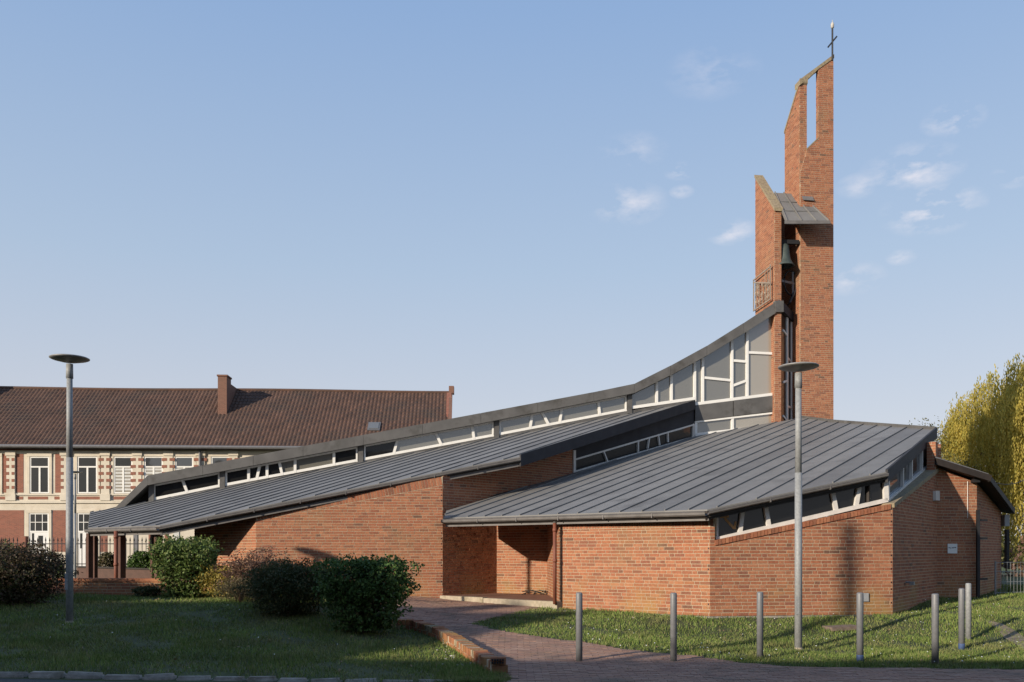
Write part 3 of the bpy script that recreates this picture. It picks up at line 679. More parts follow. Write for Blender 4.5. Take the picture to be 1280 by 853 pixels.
for (xa_, xb_), ms, gl in groups:
    fr = MB(); wS.bar(fr, (xa_, sy(xa_) - 2.5), (xb_, sy(xb_) - 2.5), .085, .05, -.06); wS.bar(fr, (xa_, by(xa_) + 1), (xb_, by(xb_) + 1), .05, .04, -.06)
    wS.bar(fr, (xa_ + 1, by(xa_)), (xa_ + 1, sy(xa_)), .055, .045, -.06); wS.bar(fr, (xb_ - 1, by(xb_)), (xb_ - 1, sy(xb_)), .055, .045, -.06)
    wn = fr.build('window', 'white_frame', church)
    for a, b in ms: m_ = MB(); wS.bar(m_, (a, by(a)), (b, sy(b) - 2), .085, .055, -.05); m_.build('mullion', 'white_frame', wn)
    ta = [xa_ + 1] + [m_[0] for m_ in ms] + [xb_ - 1]; tb = [xa_ + 1] + [m_[1] for m_ in ms] + [xb_ - 1]
    for i in range(len(ta) - 1):
        m_ = MB(); wS.pp(m_, [(ta[i] + .3, by(ta[i])), (ta[i + 1] - .3, by(ta[i + 1])), (tb[i + 1] - .3, sy(tb[i + 1]) - 1), (tb[i] + .3, sy(tb[i]) - 1)], -.01 - .002 * (i % 2), -.03); m_.build('pane', gl[i], wn)
for x in (190, 278.5, 451, 620.5, 786.5):
    m_ = MB(); wS.bar(m_, (x, by(x) - 1), (x, sy(x) + 3), .16, .10, -.1); m_.build('post', 'zinc_cladding', church)
# tall glazing beside the tower
fr = MB(); wS.bar(fr, (789, 510), (868, 498.5), .10, .07, -.06); wS.bar(fr, (868, 505.5), (968, 493), .10, .07, -.06); wS.bar(fr, (868, 544), (970, 532), .10, .08, -.06); wS.bar(fr, (868, 528), (968, 516.5), .06, .07, -.06)
tw = fr.build('window', 'white_frame', church)
vx = [(820.5, 503.5), (838.8, 501), (868, 506), (878, 504), (914.5, 499.5), (933.5, 497), (968, 493)]
for x, yb in vx: m_ = MB(); wS.bar(m_, (x, by(x)), (x, yb), .085, .06, -.05); m_.build('mullion', 'white_frame', tw)
for p, q in (((880, 472.5), (914, 476)), ((914, 451), (933, 452.5)), ((914, 483), (933, 476)), ((934, 441), (967, 442.5))):
    m_ = MB(); wS.bar(m_, p, q, .085, .05, -.045); m_.build('transom', 'white_frame', tw)
for x in (869.5, 915, 967): m_ = MB(); wS.bar(m_, (x, 528 - (x - 868) * .115), (x, 544 - (x - 868) * .118), .085, .06, -.05); m_.build('mullion', 'white_frame', tw)
pans = [[(790, by(790)), (820, by(820)), (820, 503), (790, 509)], [(821, by(821)), (838, by(838)), (838, 501), (821, 503)], [(839.5, by(839)), (867, by(867)), (867, 498), (839.5, 501)],
        [(869, by(869)), (877.5, by(877)), (877.5, 504), (869, 505)], [(879, by(879)), (914, by(914)), (914, 476), (879, 472.5)], [(879, 473), (914, 476.5), (914, 500), (879, 504)],
        [(915, by(915)), (933, by(933)), (933, 452.5), (915, 451)], [(915, 451.5), (933, 453), (933, 476), (915, 483)], [(915, 483.5), (933, 476.5), (933, 497), (915, 499.5)],
        [(934.5, by(934)), (967, by(967)), (967, 442.5), (934.5, 441)], [(934.5, 441.5), (967, 443), (967, 493), (934.5, 497)],
        [(870, 528), (914.5, 522.5), (914.5, 538), (870, 543)], [(915.5, 522.5), (967, 516.5), (967, 532), (915.5, 538)]]
for i, p_ in enumerate(pans):
    m_ = MB(); wS.pp(m_, p_, -.012 - .002 * (i % 2), -.03); m_.build('pane', 'glass_pale' if i in (9, 10, 12) else 'glass_sky', tw)
zp = MB(); wS.pp(zp, [(868, 507.5), (915, 501.5), (915, 521), (868, 527)], .09, -.1); zp.build('spandrel', 'zinc_cladding', church)
zp = MB(); wS.pp(zp, [(916, 501.3), (970, 494.5), (970, 514.5), (916, 520.8)], .095, -.1); zp.build('spandrel', 'zinc_cladding', church)
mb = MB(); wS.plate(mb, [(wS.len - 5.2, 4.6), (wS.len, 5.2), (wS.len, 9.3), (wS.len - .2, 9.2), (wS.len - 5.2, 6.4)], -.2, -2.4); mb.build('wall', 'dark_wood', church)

# ---- downpipes, porch posts, small fittings
def pipe(x, Y, ztop, zbot, name, m, r, parent, extra=True):
    p = at(x, 690, Y); mb = MB(); mb.tube([(p.x, p.y, ztop), (p.x, p.y, zbot)], r, 12)
    if extra:
        for z in (ztop - .12, (ztop + zbot) / 2 + .1): mb.tube([(p.x, p.y, z), (p.x, p.y, z - .07)], r * 1.22, 12)
    return mb.build(name, m, parent, True)
pipe(693.5, 19.82, 1.86, .05, 'downpipe', 'rust_pipe', .042, church)
p = at(693.5, 690, 19.82); mb = MB(); mb.tube([(p.x + .02, p.y - .02, 2.02), (p.x, p.y, 1.85)], .04, 10); mb.build('downpipe', 'gutter', church, True)
for x, Y, w_ in ((112, 24.2, .13), (119, 25.4, .10), (152, 23.5, .15), (198, 22.6, .15), (191, 26.0, .10)):
    p = at(x, 690, Y); mb = MB(); ztp = rz(r2, p.x, p.y) - .17; zb = float(ground_z(p.x, p.y)) - .1
    mb.box((p.x, p.y, (ztp + zb) / 2), w_, w_, ztp - zb, (.8, -.6, 0), (.6, .8, 0)); mb.build('porch_post', 'post_brown', church)
pipe(145, 22.9, 1.76, -.1, 'downpipe', 'rust_pipe', .05, church); pipe(150.5, 24.6, 1.95, 0, 'downpipe', 'rust_pipe', .025, church, False)
mb = MB(); wAB.pp(mb, [(1078, 741.5), (1085, 741.5), (1085, 752), (1078, 752)], .03, 0); mb.build('vent', 'box_grey', church)
mb = MB(); wBG.pp(mb, [(1166, 614), (1171, 614), (1171, 626), (1166, 626)], .07, 0); mb.build('vent_box', 'alu_frame', church)  # closed vent box on the side wall, no lamp fitted
mb = MB(); q = wBG.pt(*wBG.sz(1132, 728)); nrm = Vector((wBG.n.x, wBG.n.y, 0)); mb.tube([q, q + nrm * .10], .02, 8); mb.box(q + nrm * .13 + Vector((0, 0, -.02)), .09, .09, .07, (*wBG.d, 0), (*wBG.n, 0)); mb.build('outdoor_tap', 'galvanised', church)

# ---- low annex at the right
wGH = WP(G_, H_); wHI = WP(H_, I_)
zg, zh, zi = 3.30, wGH.sz(1221, 604)[1], wHI.sz(1252, 640)[1]
brick_wall(wGH, [(0, 0), (wGH.len, 0), (wGH.len, zh), (0, zg)], church); brick_wall(wHI, [(0, 0), (wHI.len, 0), (wHI.len, zi), (0, zh)], church)
J_ = (12.6, 29.0); wIJ = WP(I_, (12.8, 29.2)); mb = MB(); wIJ.plate(mb, [(0, 0), (wIJ.len, 0), (wIJ.len, 3.0), (0, zi)], 0, -.2); mb.build('wall', 'plain_brick', church)
rp = [Vector((G_[0] - .15, G_[1] - .22, 3.34)), Vector((H_[0] + .15, H_[1] - .25, zh + .02)), Vector((I_[0] + .35, I_[1] + .1, zi - .06)), Vector((13.3, 29.5, 3.0)), Vector((11.0, 26.5, 3.6))]
mb = MB(); mb.prism([p + Vector((0, 0, .16)) for p in rp], [p for p in rp]); mb.build('roof', 'dark_wood', church)
mb = MB(); rq = [p + Vector((0, 0, .165)) for p in rp]; mb.prism([p + Vector((0, 0, .03)) for p in rq], rq); mb.build('roof', 'slate_metal', church)
for a, b in ((rp[0], rp[1]), (rp[1], rp[2])):
    mb = MB(); mb.beam(a + Vector((.0, -.05, .07)), b + Vector((.03, -.05, .07)), .06, .15); mb.build('gutter', 'dark_wood', church)
sg = MB(); wGH.pp(sg, [(1184, 680), (1196, 680), (1196, 692), (1184, 692)], .02, .0); sign = sg.build('notice_board', 'sign_white', church)
tx = MB()
for x0, x1, y in ((1185.2, 1186.6, 684.2), (1187.2, 1188.4, 684.6), (1189.4, 1191.6, 684.3), (1192.2, 1194.4, 684.0)): wGH.pp(tx, [(x0, y), (x1, y), (x1, y + 1.3), (x0, y + 1.3)], .022, .018)
tx.build('lettering', 'sign_ink', sign)
gt = MB(); q = wGH.pt(*wGH.sz(1218.5, 690), .12); gt.box((q.x, q.y, 1.1), .07, .07, 2.3)
for z in (.55, 1.55, 2.0): gt.beam((q.x, q.y, z), (q.x + .28, q.y + .1, z), .03, .05)
gt.build('door_frame', 'black_iron', church)
mb = MB(); q = wGH.pt(*wGH.sz(1216, 601), .10); mb.box(q, .16, .14, .11); mb.build('flood_lamp', 'black_iron', church)
mb = MB(); q = wHI.pt(wHI.len, 0, 0); mb.box((q.x + .08, q.y - .05, 2.1), .14, .2, .32); mb.build('cable_box', 'box_grey', church)
mb = MB(); mb.box((q.x + .1, q.y - .1, 1.3), .08, .12, 1.1); mb.build('window_shutter', 'black_iron', church)
mb = MB(); q0 = wGH.pt(*wGH.sz(1209, 602), .015); mb.tube([q0, (q0.x, q0.y, 2.05)], .008, 5); mb.build('cable', 'alu_frame', church)

# single bricks: the 300 that show largest
BR = []
for w_, s, z, ln, wall, bo in BRICKS:
    p = w_.pt(s, z, bo); vx_ = abs(w_.d.x * p.y - w_.d.y * p.x) / p.y
    BR.append((ln * vx_ / p.y, (w_, s, z, ln, wall, bo)))
BR.sort(key=lambda t: -t[0])
shared = {}
rest = {}
for i, (_, (w_, s, z, ln, wall, bo)) in enumerate(BR):
    if i < 300:
        if ln not in shared:
            mb = MB(); h = (COURSE - JOINT) / 2; e = .003
            fr_ = [(-ln / 2 + e, 0, -h + e), (ln / 2 - e, 0, -h + e), (ln / 2 - e, 0, h - e), (-ln / 2 + e, 0, h - e)]
            bk = [(-ln / 2, .004, -h), (ln / 2, .004, -h), (ln / 2, .004, h), (-ln / 2, .004, h)]; b2 = [(x, .03, z_) for x, _, z_ in bk]
            mb.add(fr_ + bk + b2, [(0, 1, 2, 3)] + [(k, k + 4, (k + 1) % 4 + 4, (k + 1) % 4) for k in range(4)] + [(k + 4, k + 8, (k + 1) % 4 + 8, (k + 1) % 4 + 4) for k in range(4)])
            shared[ln] = mb.mesh('brick', 'brick')
        o = bpy.data.objects.new('brick', shared[ln]); COL.objects.link(o); o.location = w_.pt(s, z, bo + random.uniform(-.001, .003)); o.rotation_euler = (0, random.uniform(-.004, .004), w_.rz); o.parent = wall
    else:
        mb = rest.setdefault(wall.name, (MB(), wall))[0]
        brick_poly(mb, w_, [(s - ln / 2, z - .0295), (s + ln / 2, z - .0295), (s + ln / 2, z + .0295), (s - ln / 2, z + .0295)], bo + random.uniform(-.0015, .0025), .02, random.random() * .985 + .005)
for mb, wall in rest.values(): mb.build('brickwork', 'brick', wall, kind='stuff')

# ------------------------------------------------------------------ bell tower
tower = thing('bell_tower', 'tall slender red brick bell tower with slanted top and open slot', 'tower')
T1a, T1b, T1c = (9.116, 30.85), (9.365, 30.885), (8.89, 32.45)
T2a, T2b, T2c = (10.12, 31.2), (11.36, 31.38), (9.95, 32.4)
w1L, w1F = WP(T1c, T1a), WP(T1a, T1b); w2F, w2L = WP(T2a, T2b), WP(T2c, T2a)
zt1c, zt1a = w1L.sz(944, 222)[1], w1L.sz(968, 263)[1]
brick_wall(w1L, [(0, 5.2), (w1L.len - .012, 5.2), (w1L.len - .012, zt1a), (0, zt1c)], tower, thick=.25)
brick_wall(w1F, [(.012, 5.2), (w1F.len, 5.2), (w1F.len, zt1a), (.012, zt1a)], tower, thick=.1, base_out=.004)
mb = MB(); w1L.plate(mb, [(-.02, zt1c + .004), (w1L.len + .06, zt1a - .04), (w1L.len + .06, zt1a + .07), (-.02, zt1c + .1)], .03, -.30); mb.build('coping', 'lichen_stone', tower)
# tall front slab: right column, base with slanted left edge; left fin
zop = [w2F.sz(*p) for p in ((1009, 187), (1023, 172))]
zr = w2F.sz(1042, 72)[1]; tl = w2F.len; t9 = w2F.sz(1009, 187)[0]; t23 = w2F.sz(1023, 172)[0]
brick_wall(w2F, [(t23, zop[1][1]), (tl, zop[1][1] - .02), (tl, zr), (t23, w2F.sz(1023, 86)[1])], tower, thick=.16)
brick_wall(w2F, [(t9, zop[0][1]), (t23, zop[1][1]), (tl, zop[1][1] - .02), (tl, 13.5), (.012, 13.5), (.012, w2F.sz(1000, 216)[1])], tower, thick=.34)
brick_wall(w2F, [(.012, 4.6), (tl, 4.6), (tl, 13.5), (.012, 13.5)], tower, thick=.34)
zf0, zf1 = w2L.sz(981, 167)[1], w2L.sz(1000, 102)[1]
brick_wall(w2L, [(0, 4.6), (w2L.len - .045, 4.6), (w2L.len - .045, zf1), (0, zf0)], tower, thick=.26)
brick_wall(WP(w2F.pt(t23, 0, -.16)[:2], w2F.pt(t23, 0, -.008)[:2]), [(0, zop[1][1]), (.152, zop[1][1]), (.152, w2F.sz(1023, 87)[1]), (0, w2F.sz(1023, 87)[1])], tower, thick=.02, base_out=.008)
brick_wall(WP(T2a, w2F.pt(.27, 0)[:2]), [(.012, 12.5), (.27, 12.5), (.27, w2F.sz(1009, 100)[1]), (.012, w2F.sz(1000, 104)[1])], tower, thick=.12, base_out=-.032)
mb = MB(); w2F.plate(mb, [(-.02, w2F.sz(1000, 107)[1]), (.29, w2F.sz(1009, 99)[1]), (t23, w2F.sz(1023, 86)[1] - .02), (tl + .02, w2F.sz(1042, 73)[1]), (tl + .02, w2F.sz(1042, 68)[1]), (-.02, w2F.sz(1000, 100)[1])], .02, -.36); mb.build('coping', 'lichen_stone', tower)
mb = MB(); w2L.plate(mb, [(-.02, zf0), (w2L.len + .02, zf1 - .04), (w2L.len + .02, zf1 + .1), (-.02, zf0 + .1)], .02, -.28); mb.build('coping', 'lichen_stone', tower)
mb = MB(); w2F.plate(mb, [(t9 - .02, zop[0][1] - .02), (t23 + .02, zop[1][1] - .02), (t23 + .02, zop[1][1] + .03), (t9 - .02, zop[0][1] + .03)], .006, -.345); mb.build('sill', 'lichen_stone', tower)
# side and back walls
wBk2 = WP((11.35, 31.4), (11.2, 32.5)); mb = MB(); wBk2.plate(mb, [(0, 4.5), (wBk2.len, 4.5), (wBk2.len, 13.6), (0, 13.6)], 0, -.25); mb.build('wall', 'plain_brick', tower)
wB3 = WP((9.05, 32.52), (10.2, 32.68))
for poly in ([(0, 6), (wB3.len, 6), (wB3.len, 11.0), (0, 11.0)], [(0, 11.45), (wB3.len, 11.45), (wB3.len, 14.0), (0, 14.0)], [(.45, 11.0), (wB3.len, 11.0), (wB3.len, 11.45), (.45, 11.45)]):
    mb = MB(); wB3.plate(mb, poly, 0, -.25); mb.build('wall', 'plain_brick', tower)
# bell canopy
cp = [at(983, 277, 30.3), at(1037, 277, 30.5), at(1000, 243, 31.95), at(968, 241, 31.75)]
mb = MB(); mb.prism(cp, [p - Vector((0, 0, .10)) for p in cp]); can = mb.build('canopy', 'zinc', tower)
up_ = Vector((0, 0, .025))
for f in (.02, .36, .70, .985): m_ = MB(); m_.beam(cp[0].lerp(cp[1], f) + up_, cp[3].lerp(cp[2], f) + up_, .03, .05); m_.build('seam', 'zinc', can)
for f in (.36, .68): m_ = MB(); m_.beam(cp[0].lerp(cp[3], f) + up_ * .3, cp[1].lerp(cp[2], f) + up_ * .3, .02, .02); m_.build('seam', 'zinc', can)
m_ = MB(); m_.beam(at(981, 278, 30.28), at(1038, 278, 30.48), .03, .11); m_.build('edge_trim', 'gutter', can)
m_ = MB(); m_.prism([at(1002, 245, 31.2), at(1016, 246, 31.25), at(1018, 251, 31.2), at(1004, 250, 31.15)], [at(1002, 245, 31.35), at(1016, 246, 31.4), at(1018, 251, 31.4), at(1004, 250, 31.35)]); m_.build('flashing', 'gutter', tower)
# cap band and tall dark slit window under the bell
wSl = WP(T1b, (10.45, 32.4))
mb = MB(); w1F.pp(mb, [(968, 377), (978, 377), (978, 391), (968, 391)], .10, -.1); mb.build('cap_band', 'zinc_cladding', tower)
mb = MB(); wSl.pp(mb, [(977, 379), (1001, 403), (1001, 415), (977, 390)], .08, -.1); mb.build('cap_band', 'fascia', tower)
mb = MB(); a_, b_ = wSl.pt(0, 9.9), wSl.pt(wSl.len, 9.62); mb.prism([a_, b_, Vector((9.6, 32.5, 9.7)), Vector((9.0, 32.4, 9.9))], [a_ - Vector((0, 0, .1)), b_ - Vector((0, 0, .1)), Vector((9.6, 32.5, 9.6)), Vector((9.0, 32.4, 9.8))]); mb.build('bell_floor', 'zinc_cladding', tower)
sl = MB(); wSl.bar(sl, (998.5, 405), (998.5, 530), .09, .03, -.05); slw = sl.build('window', 'white_frame', tower)
for x in (984, 989.5): m_ = MB(); wSl.bar(m_, (x, 390), (x, 532), .09, .03, -.05); m_.build('mullion', 'white_frame', slw)
for p, q in (((979, 413), (984, 420)), ((989, 421), (997, 416)), ((984, 447), (989, 453)), ((979, 478), (984, 476)), ((984, 508), (997, 513)), ((979, 520), (984, 527))): m_ = MB(); wSl.bar(m_, p, q, .07, .02, -.04); m_.build('transom', 'white_frame', slw)
for x0, x1 in ((977.5, 984), (984.2, 989.4), (989.7, 998.3), (998.6, 1002)): m_ = MB(); wSl.pp(m_, [(x0, 385), (x1, 390), (x1, 534), (x0, 534)], -.01, -.03); m_.build('pane', 'glass_dark', slw)
# bell, yoke and wheel
bell = thing('bell', 'dark bronze bell with its iron wheel hanging under the tower canopy', 'bell')
bc = at(979.5, 333, 31.15)
mb = MB(); mb.lathe((bc.x, bc.y, bc.z), [(.02, .78), (.12, .76), (.18, .70), (.2, .5), (.22, .32), (.27, .15), (.34, .04), (.37, .0), (.35, -.02), (.30, .02), (.2, .25), (.02, .6)], 28); mb.build('bell_body', 'bronze', bell, True)
mb = MB(); mb.beam((bc.x - .35, bc.y, bc.z + .86), (bc.x + .55, bc.y + .08, bc.z + .86), .12, .14); mb.build('yoke', 'black_iron', bell)
mb = MB(); mb.tube([(bc.x, bc.y, bc.z + .5), (bc.x, bc.y, bc.z - .04)], .02, 8); mb.lathe((bc.x, bc.y, bc.z - .1), [(.01, 0), (.05, .02), (.05, .07), (.01, .1)], 10); mb.build('clapper', 'black_iron', bell)
wheel = bell
wc = at(989, 354, 31.5); ring = MB(); wd = Vector((.86, .5, 0))
ring.tube([wc + wd * math.cos(t) * .36 + Vector((0, 0, math.sin(t) * .42)) for t in np.linspace(0, 2 * math.pi, 25)], .03, 6, caps=False); ring.build('wheel_rim', 'black_iron', wheel, True)
mb = MB(); mb.beam(wc - wd * .5, wc + wd * .3, .05, .08); mb.beam(wc + wd * .08 - Vector((0, 0, .38)), wc + wd * .08 + Vector((0, 0, .4)), .05, .06, (0, 1, 0)); mb.build('wheel_spoke', 'slate_metal', wheel)
mb = MB(); mb.beam(wc - wd * .1 - Vector((0, 0, .75)), wc + wd * .2 - Vector((0, 0, .2)), .06, .2, (0, 1, 0)); mb.beam(wc + wd * .28 + Vector((0, 0, .3)), wc + wd * .28 - Vector((0, 0, .15)), .04, .08, (0, 1, 0)); mb.build('wheel_bracket', 'fascia', wheel)
# wrought iron grille on the lower pier
gr = thing('iron_grille', 'pale wrought iron grille with slanted top rail on the tower pier', 'grille')
go = .12
mb = MB()
for p, q in (((945, 351), (967, 333)), ((945, 353.5), (966, 354)), ((966.5, 331), (966.5, 374)), ((945.5, 352), (945.5, 389)), ((945, 389), (967, 374))): w1L.bar(mb, p, q, .045, go, go - .03)
mb.build('frame', 'wrought_iron', gr)
for i, x in enumerate((949, 952.5, 956.5, 960, 963.5)):
    m_ = MB(); yt_ = 351 - (x - 945) * .8; w1L.bar(m_, (x, max(yt_, 334) if x > 957 else 354), (x, 388 - (x - 945) * .65), .022, go, go - .02)
    for k in range(3):
        t0, z0 = w1L.sz(x + random.uniform(-1.2, 1.2), 361 + k * 8.5 - i * 1.4 + random.uniform(-3, 2)); c = w1L.pt(t0, z0, go - .01); dd = Vector((w1L.d.x, w1L.d.y, 0))
        m_.tube([c + dd * .085 * math.cos(t + k + i) * (1 - t / 11) + Vector((0, 0, .13 * math.sin(t + k + i) * (1 - t / 11))) for t in np.linspace(0, 9.0, 15)], .013, 5)
    m_.build('scroll_bar', 'wrought_iron', gr)
# cross and finial
cr = thing('roof_cross', 'thin black iron cross with tilted arm and pale finial atop the tower', 'cross')
ct = at(1040.5, 72, 31.35); mb = MB(); mb.tube([(ct.x, ct.y, ct.z - .1), (ct.x, ct.y, ct.z + 1.02)], .032, 8); mb.build('shaft', 'black_iron', cr)
c1 = ct + Vector((0, 0, .55)); mb = MB(); mb.beam(c1 + Vector((-.155, 0, -.19)), c1 + Vector((.155, 0, .19)), .05, .05, (0, 1, 0)); mb.build('arm', 'black_iron', cr)
mb = MB(); mb.lathe((ct.x, ct.y, ct.z + 1.02), [(.02, 0), (.055, .03), (.06, .14), (.04, .2), (.012, .21), (.01, .3)], 12); mb.build('finial', 'litter', cr, True)

# ------------------------------------------------------------------ street lamps and bollards
def street_lamp(base, h, label, k=1.0):
    t = thing('street_lamp', label, 'street lamp', 'grey disc-topped street lamps', loc=base)
    b = Vector(base); mb = MB(); mb.tube([b - Vector((0, 0, .2)), b + Vector((0, 0, h * .62))], [.064 * k, .06 * k], 16); mb.tube([b + Vector((0, 0, h * .62)), b + Vector((0, 0, h - .38))], [.055 * k, .05 * k], 16); mb.build('pole', 'galvanised', t, True)
    mb = MB(); mb.box(b + Vector((-.03 * k, -.058 * k, .75)), .055 * k, .014, .3); mb.build('access_door', 'galvanised', t); mb = MB(); mb.tube([b - Vector((0, 0, .05)), b + Vector((0, 0, .035))], [.085 * k, .07 * k], 16); mb.build('foot_collar', 'concrete', t)
    mb = MB(); mb.tube([b + Vector((0, 0, h - .40)), b + Vector((0, 0, h - .14))], [.062 * k, .058 * k], 16); mb.build('collar', 'galvanised', t, True)
    mb = MB(); mb.lathe(b + Vector((0, 0, h - .16)), [(.06, .05), (.16, .065), (.30, .10), (.335, .115), (.338, .128), (.32, .138), (.2, .148), (.04, .155)], 40); mb.build('lamp_head', 'lamp_head', t, True)
    return t
b1 = gp(998, 812); street_lamp(b1, (812 - 456) * b1.y / F, 'grey street lamp rising from the grass before the window band')
b2 = gp(87, 779); street_lamp(b2, (779 - 446) * b2.y / F, 'grey street lamp on the grassy bank before the old house')
b3 = Vector((at(94, 690, 44).x, 44, -.3)); street_lamp(b3, at(94, 589, 44).z + .3, 'thin distant street lamp beside the house railing')
bl = [((724, 827), 86, 'grey steel bollard standing in the brick path before the downpipe'),
      ((842, 827), 86, 'grey steel bollard standing at the kink of the path edge below the wall corner'),
      ((950, 824), 85, 'grey steel bollard in the grass just beside the street lamp'),
      ((1075, 827), 86, 'grey steel bollard in the grass in front of the wall vent'),
      ((1169, 831), 90, 'grey bollard standing alone in the grass off the corner of the shaded side wall'),
      ((1202, 812), 76, 'grey bollard in the grass with a blue painted foot beside a paler one'),
      ((1210.5, 800), 70, 'pale grey bollard in the grass closest to the annex door')]
for (x, y), hp, lab in bl:
    b = gp(x, y); h = 1.03
    t = thing('bollard', lab, 'bollard', 'grey steel bollards along the path', loc=b)
    mb = MB(); mb.lathe((b.x, b.y, b.z - .1), [(.05, 0), (.05, h + .08), (.046, h + .095), (.035, h + .103), (.004, h + .105)], 20); o = mb.build('post', 'galvanised' if x == 1210.5 else 'bollard_paint', t)
    for pl_ in o.data.polygons: pl_.use_smooth = len(pl_.vertices) == 4
    if x in (1075, 1202): mb = MB(); mb.lathe((b.x, b.y, b.z - .02), [(.052, 0), (.0525, .10), (.0505, .12)], 20); mb.build('painted_foot', 'bollard_blue', t, True)

# ------------------------------------------------------------------ edging wall along the path: bricks on edge
ew = thing('edging_wall', 'low crumbling brick edging wall beside the path', 'low wall')
pts = [gp(*p) for p in ((487, 785), (520, 787), (549, 797), (575, 812), (600, 828), (622, 842))]
dl = [0]; 
for a, b in zip(pts[:-1], pts[1:]): dl.append(dl[-1] + (Vector((b.x - a.x, b.y - a.y, 0))).length)
def along(d):
    x = float(np.interp(d, dl, [p.x for p in pts])); y = float(np.interp(d, dl, [p.y for p in pts])); return x, y
core = MB(); prev = None
for a, b in zip(pts[:-1], pts[1:]):
    core.beam((a.x, a.y, float(ground_z(a.x, a.y)) + .05), (b.x, b.y, float(ground_z(b.x, b.y)) + .05), .19, .22)
core.build('core', 'mortar', ew)
d = 0.0; i = 0
while d < dl[-1] - .05:
    for row in (0, 1):
        x, y = along(d + .036); x2, y2 = along(d + .06); ang = math.atan2(y2 - y, x2 - x) if (x2, y2) != (x, y) else -1
        if row == 1 and (random.random() < .12): continue
        b = bmesh.new(); bmesh.ops.create_cube(b, size=1); bmesh.ops.scale(b, vec=(.064, .215, .105), verts=b.verts); bmesh.ops.bevel(b, geom=b.edges[:], offset=.006, segments=1, affect='EDGES')
        for v in b.verts: v.co += Vector((random.uniform(-.003, .003), random.uniform(-.004, .004), random.uniform(-.004, .004)))
        me = bpy.data.meshes.new('brick'); b.to_mesh(me); b.free(); me.materials.append(MAT['brick'] if random.random() < .8 else MAT['lichen_stone'])
        o = bpy.data.objects.new('brick', me); COL.objects.link(o); z = float(ground_z(x, y)) + .06 + row * .112 - .05
        o.location = (x + random.uniform(-.008, .008), y + random.uniform(-.008, .008), z + random.uniform(-.008, .006)); o.rotation_euler = (random.uniform(-.03, .03), random.uniform(-.03, .03), ang + random.uniform(-.06, .06))
        o.parent = ew
    d += .075; i += 1
x, y = along(dl[-1]); ez = float(ground_z(x, y))
hb = MB()
for k in range(5):
    for r_ in (0, 1): hb.box((x - .07 + k * .036, y - .045 + (k - 2) * .004, ez + .09 + r_ * .038 + .06), .022, .05, .026)
hb.build('core_hole_shade', 'black_iron', ew, kind='stuff')  # black blocks stand in for the shade inside the end brick's holes
eb = MB(); eb.box((x + .01, y + .03, ez + .17), .21, .1, .10); eb.build('end_brick', 'brick', ew); eb = MB(); eb.box((x + .03, y + .03, ez + .06), .22, .1, .10); eb.build('end_brick', 'brick', ew)
# low garden wall before the porch
gw = thing('garden_wall', 'low weathered brick wall in front of the porch', 'wall')
wgw = WP((at(20, 690, 21.0).x, 21.0), (at(212, 690, 20.6).x, 20.6)); brick_wall(wgw, [(0, -.1), (wgw.len, -.1), (wgw.len, .52), (0, .52)], gw)
mb = MB(); wgw.plate(mb, [(0, .525), (wgw.len, .525), (wgw.len, .60), (0, .60)], .02, -.24); mb.build('coping', 'brick', gw)
iw = thing('porch_parapet', 'low dark red wall behind the porch posts', 'wall')
wiw = WP((at(96, 690, 28.0).x, 28.0), (at(240, 690, 27.4).x, 27.4)); mb = MB(); wiw.plate(mb, [(0, -.3), (wiw.len, -.3), (wiw.len, .62), (0, .72)], 0, -.2); mb.build('wall', 'post_brown', iw); mb = MB(); wiw.plate(mb, [(0, .725), (wiw.len, .625), (wiw.len, .67), (0, .77)], .03, -.23); mb.build('coping', 'dark_wood', iw)
# twigs left in the porch
tp = thing('twig_pile', 'small heap of dark twigs on the porch floor', 'twigs'); base = Vector((.66, 23.25, .10))
for i in range(16):
    a = random.uniform(0, math.pi); l = random.uniform(.12, .32); c = base + Vector((random.uniform(-.35, .3), random.uniform(-.12, .15), random.uniform(.01, .09))); v = Vector((math.cos(a), math.sin(a) * .6, random.uniform(-.2, .3))) * l
    c.z = max(c.z, .11); mb = MB(); mb.tube([c - v * .5 + Vector((0, 0, max(0, -(c.z - abs(v.z) / 2 - .1)))), c + Vector((0, 0, .02)), c + v * .5 + Vector((0, 0, .03))], [.012, .011, .006], 5); mb.build('twig', 'dark_wood', tp)
sb = gp(1052, 787); mb = MB(); mb.box((sb.x, sb.y, sb.z + .03),   .6, .34, .07, (1, .22, .03), (-.22, 1, .02)); tag(mb.build('stone_slab', 'stone_slab'), 'flat brown stone slab lying in the grass by the church wall', 'slab')

# ------------------------------------------------------------------ old brick and stone house
house = thing('old_house', 'long old house of red brick and cream stone with tiled roof', 'house')
hd = (math.cos(R(3)), math.sin(R(3)))
hO = (-36.0, 51.5); wH = WP(hO, (hO[0] + 32.3, hO[1] + 32.3 * math.tan(R(3))))
mb = MB(); wH.plate(mb, [(0, -.5), (wH.len, -.5), (wH.len, 7.35), (0, 7.35)], 0, -.4); hw = mb.build('wall', 'cream_stone', house)
mb = MB(); wHr = WP((wH.b.x, wH.b.y), (wH.b.x - .5, wH.b.y + 9)); wHr.plate(mb, [(0, -.5), (9, -.5), (9, 7.4), (4.7, 11.6), (0, 7.4)], 0, -.3); mb.build('gable_wall', 'house_brick', house)
def hp(pix, o0, o1, name, m, parent=house):
    mb = MB(); wH.pp(mb, pix, o0, o1); return mb.build(name, m, parent)
def rect(x0, y0, x1, y1): return [(x0, y1), (x1, y1), (x1, y0), (x0, y0)]
hp(rect(-60, 559.3, 566, 563.5), .03, 0, 'brick_band', 'house_brick')
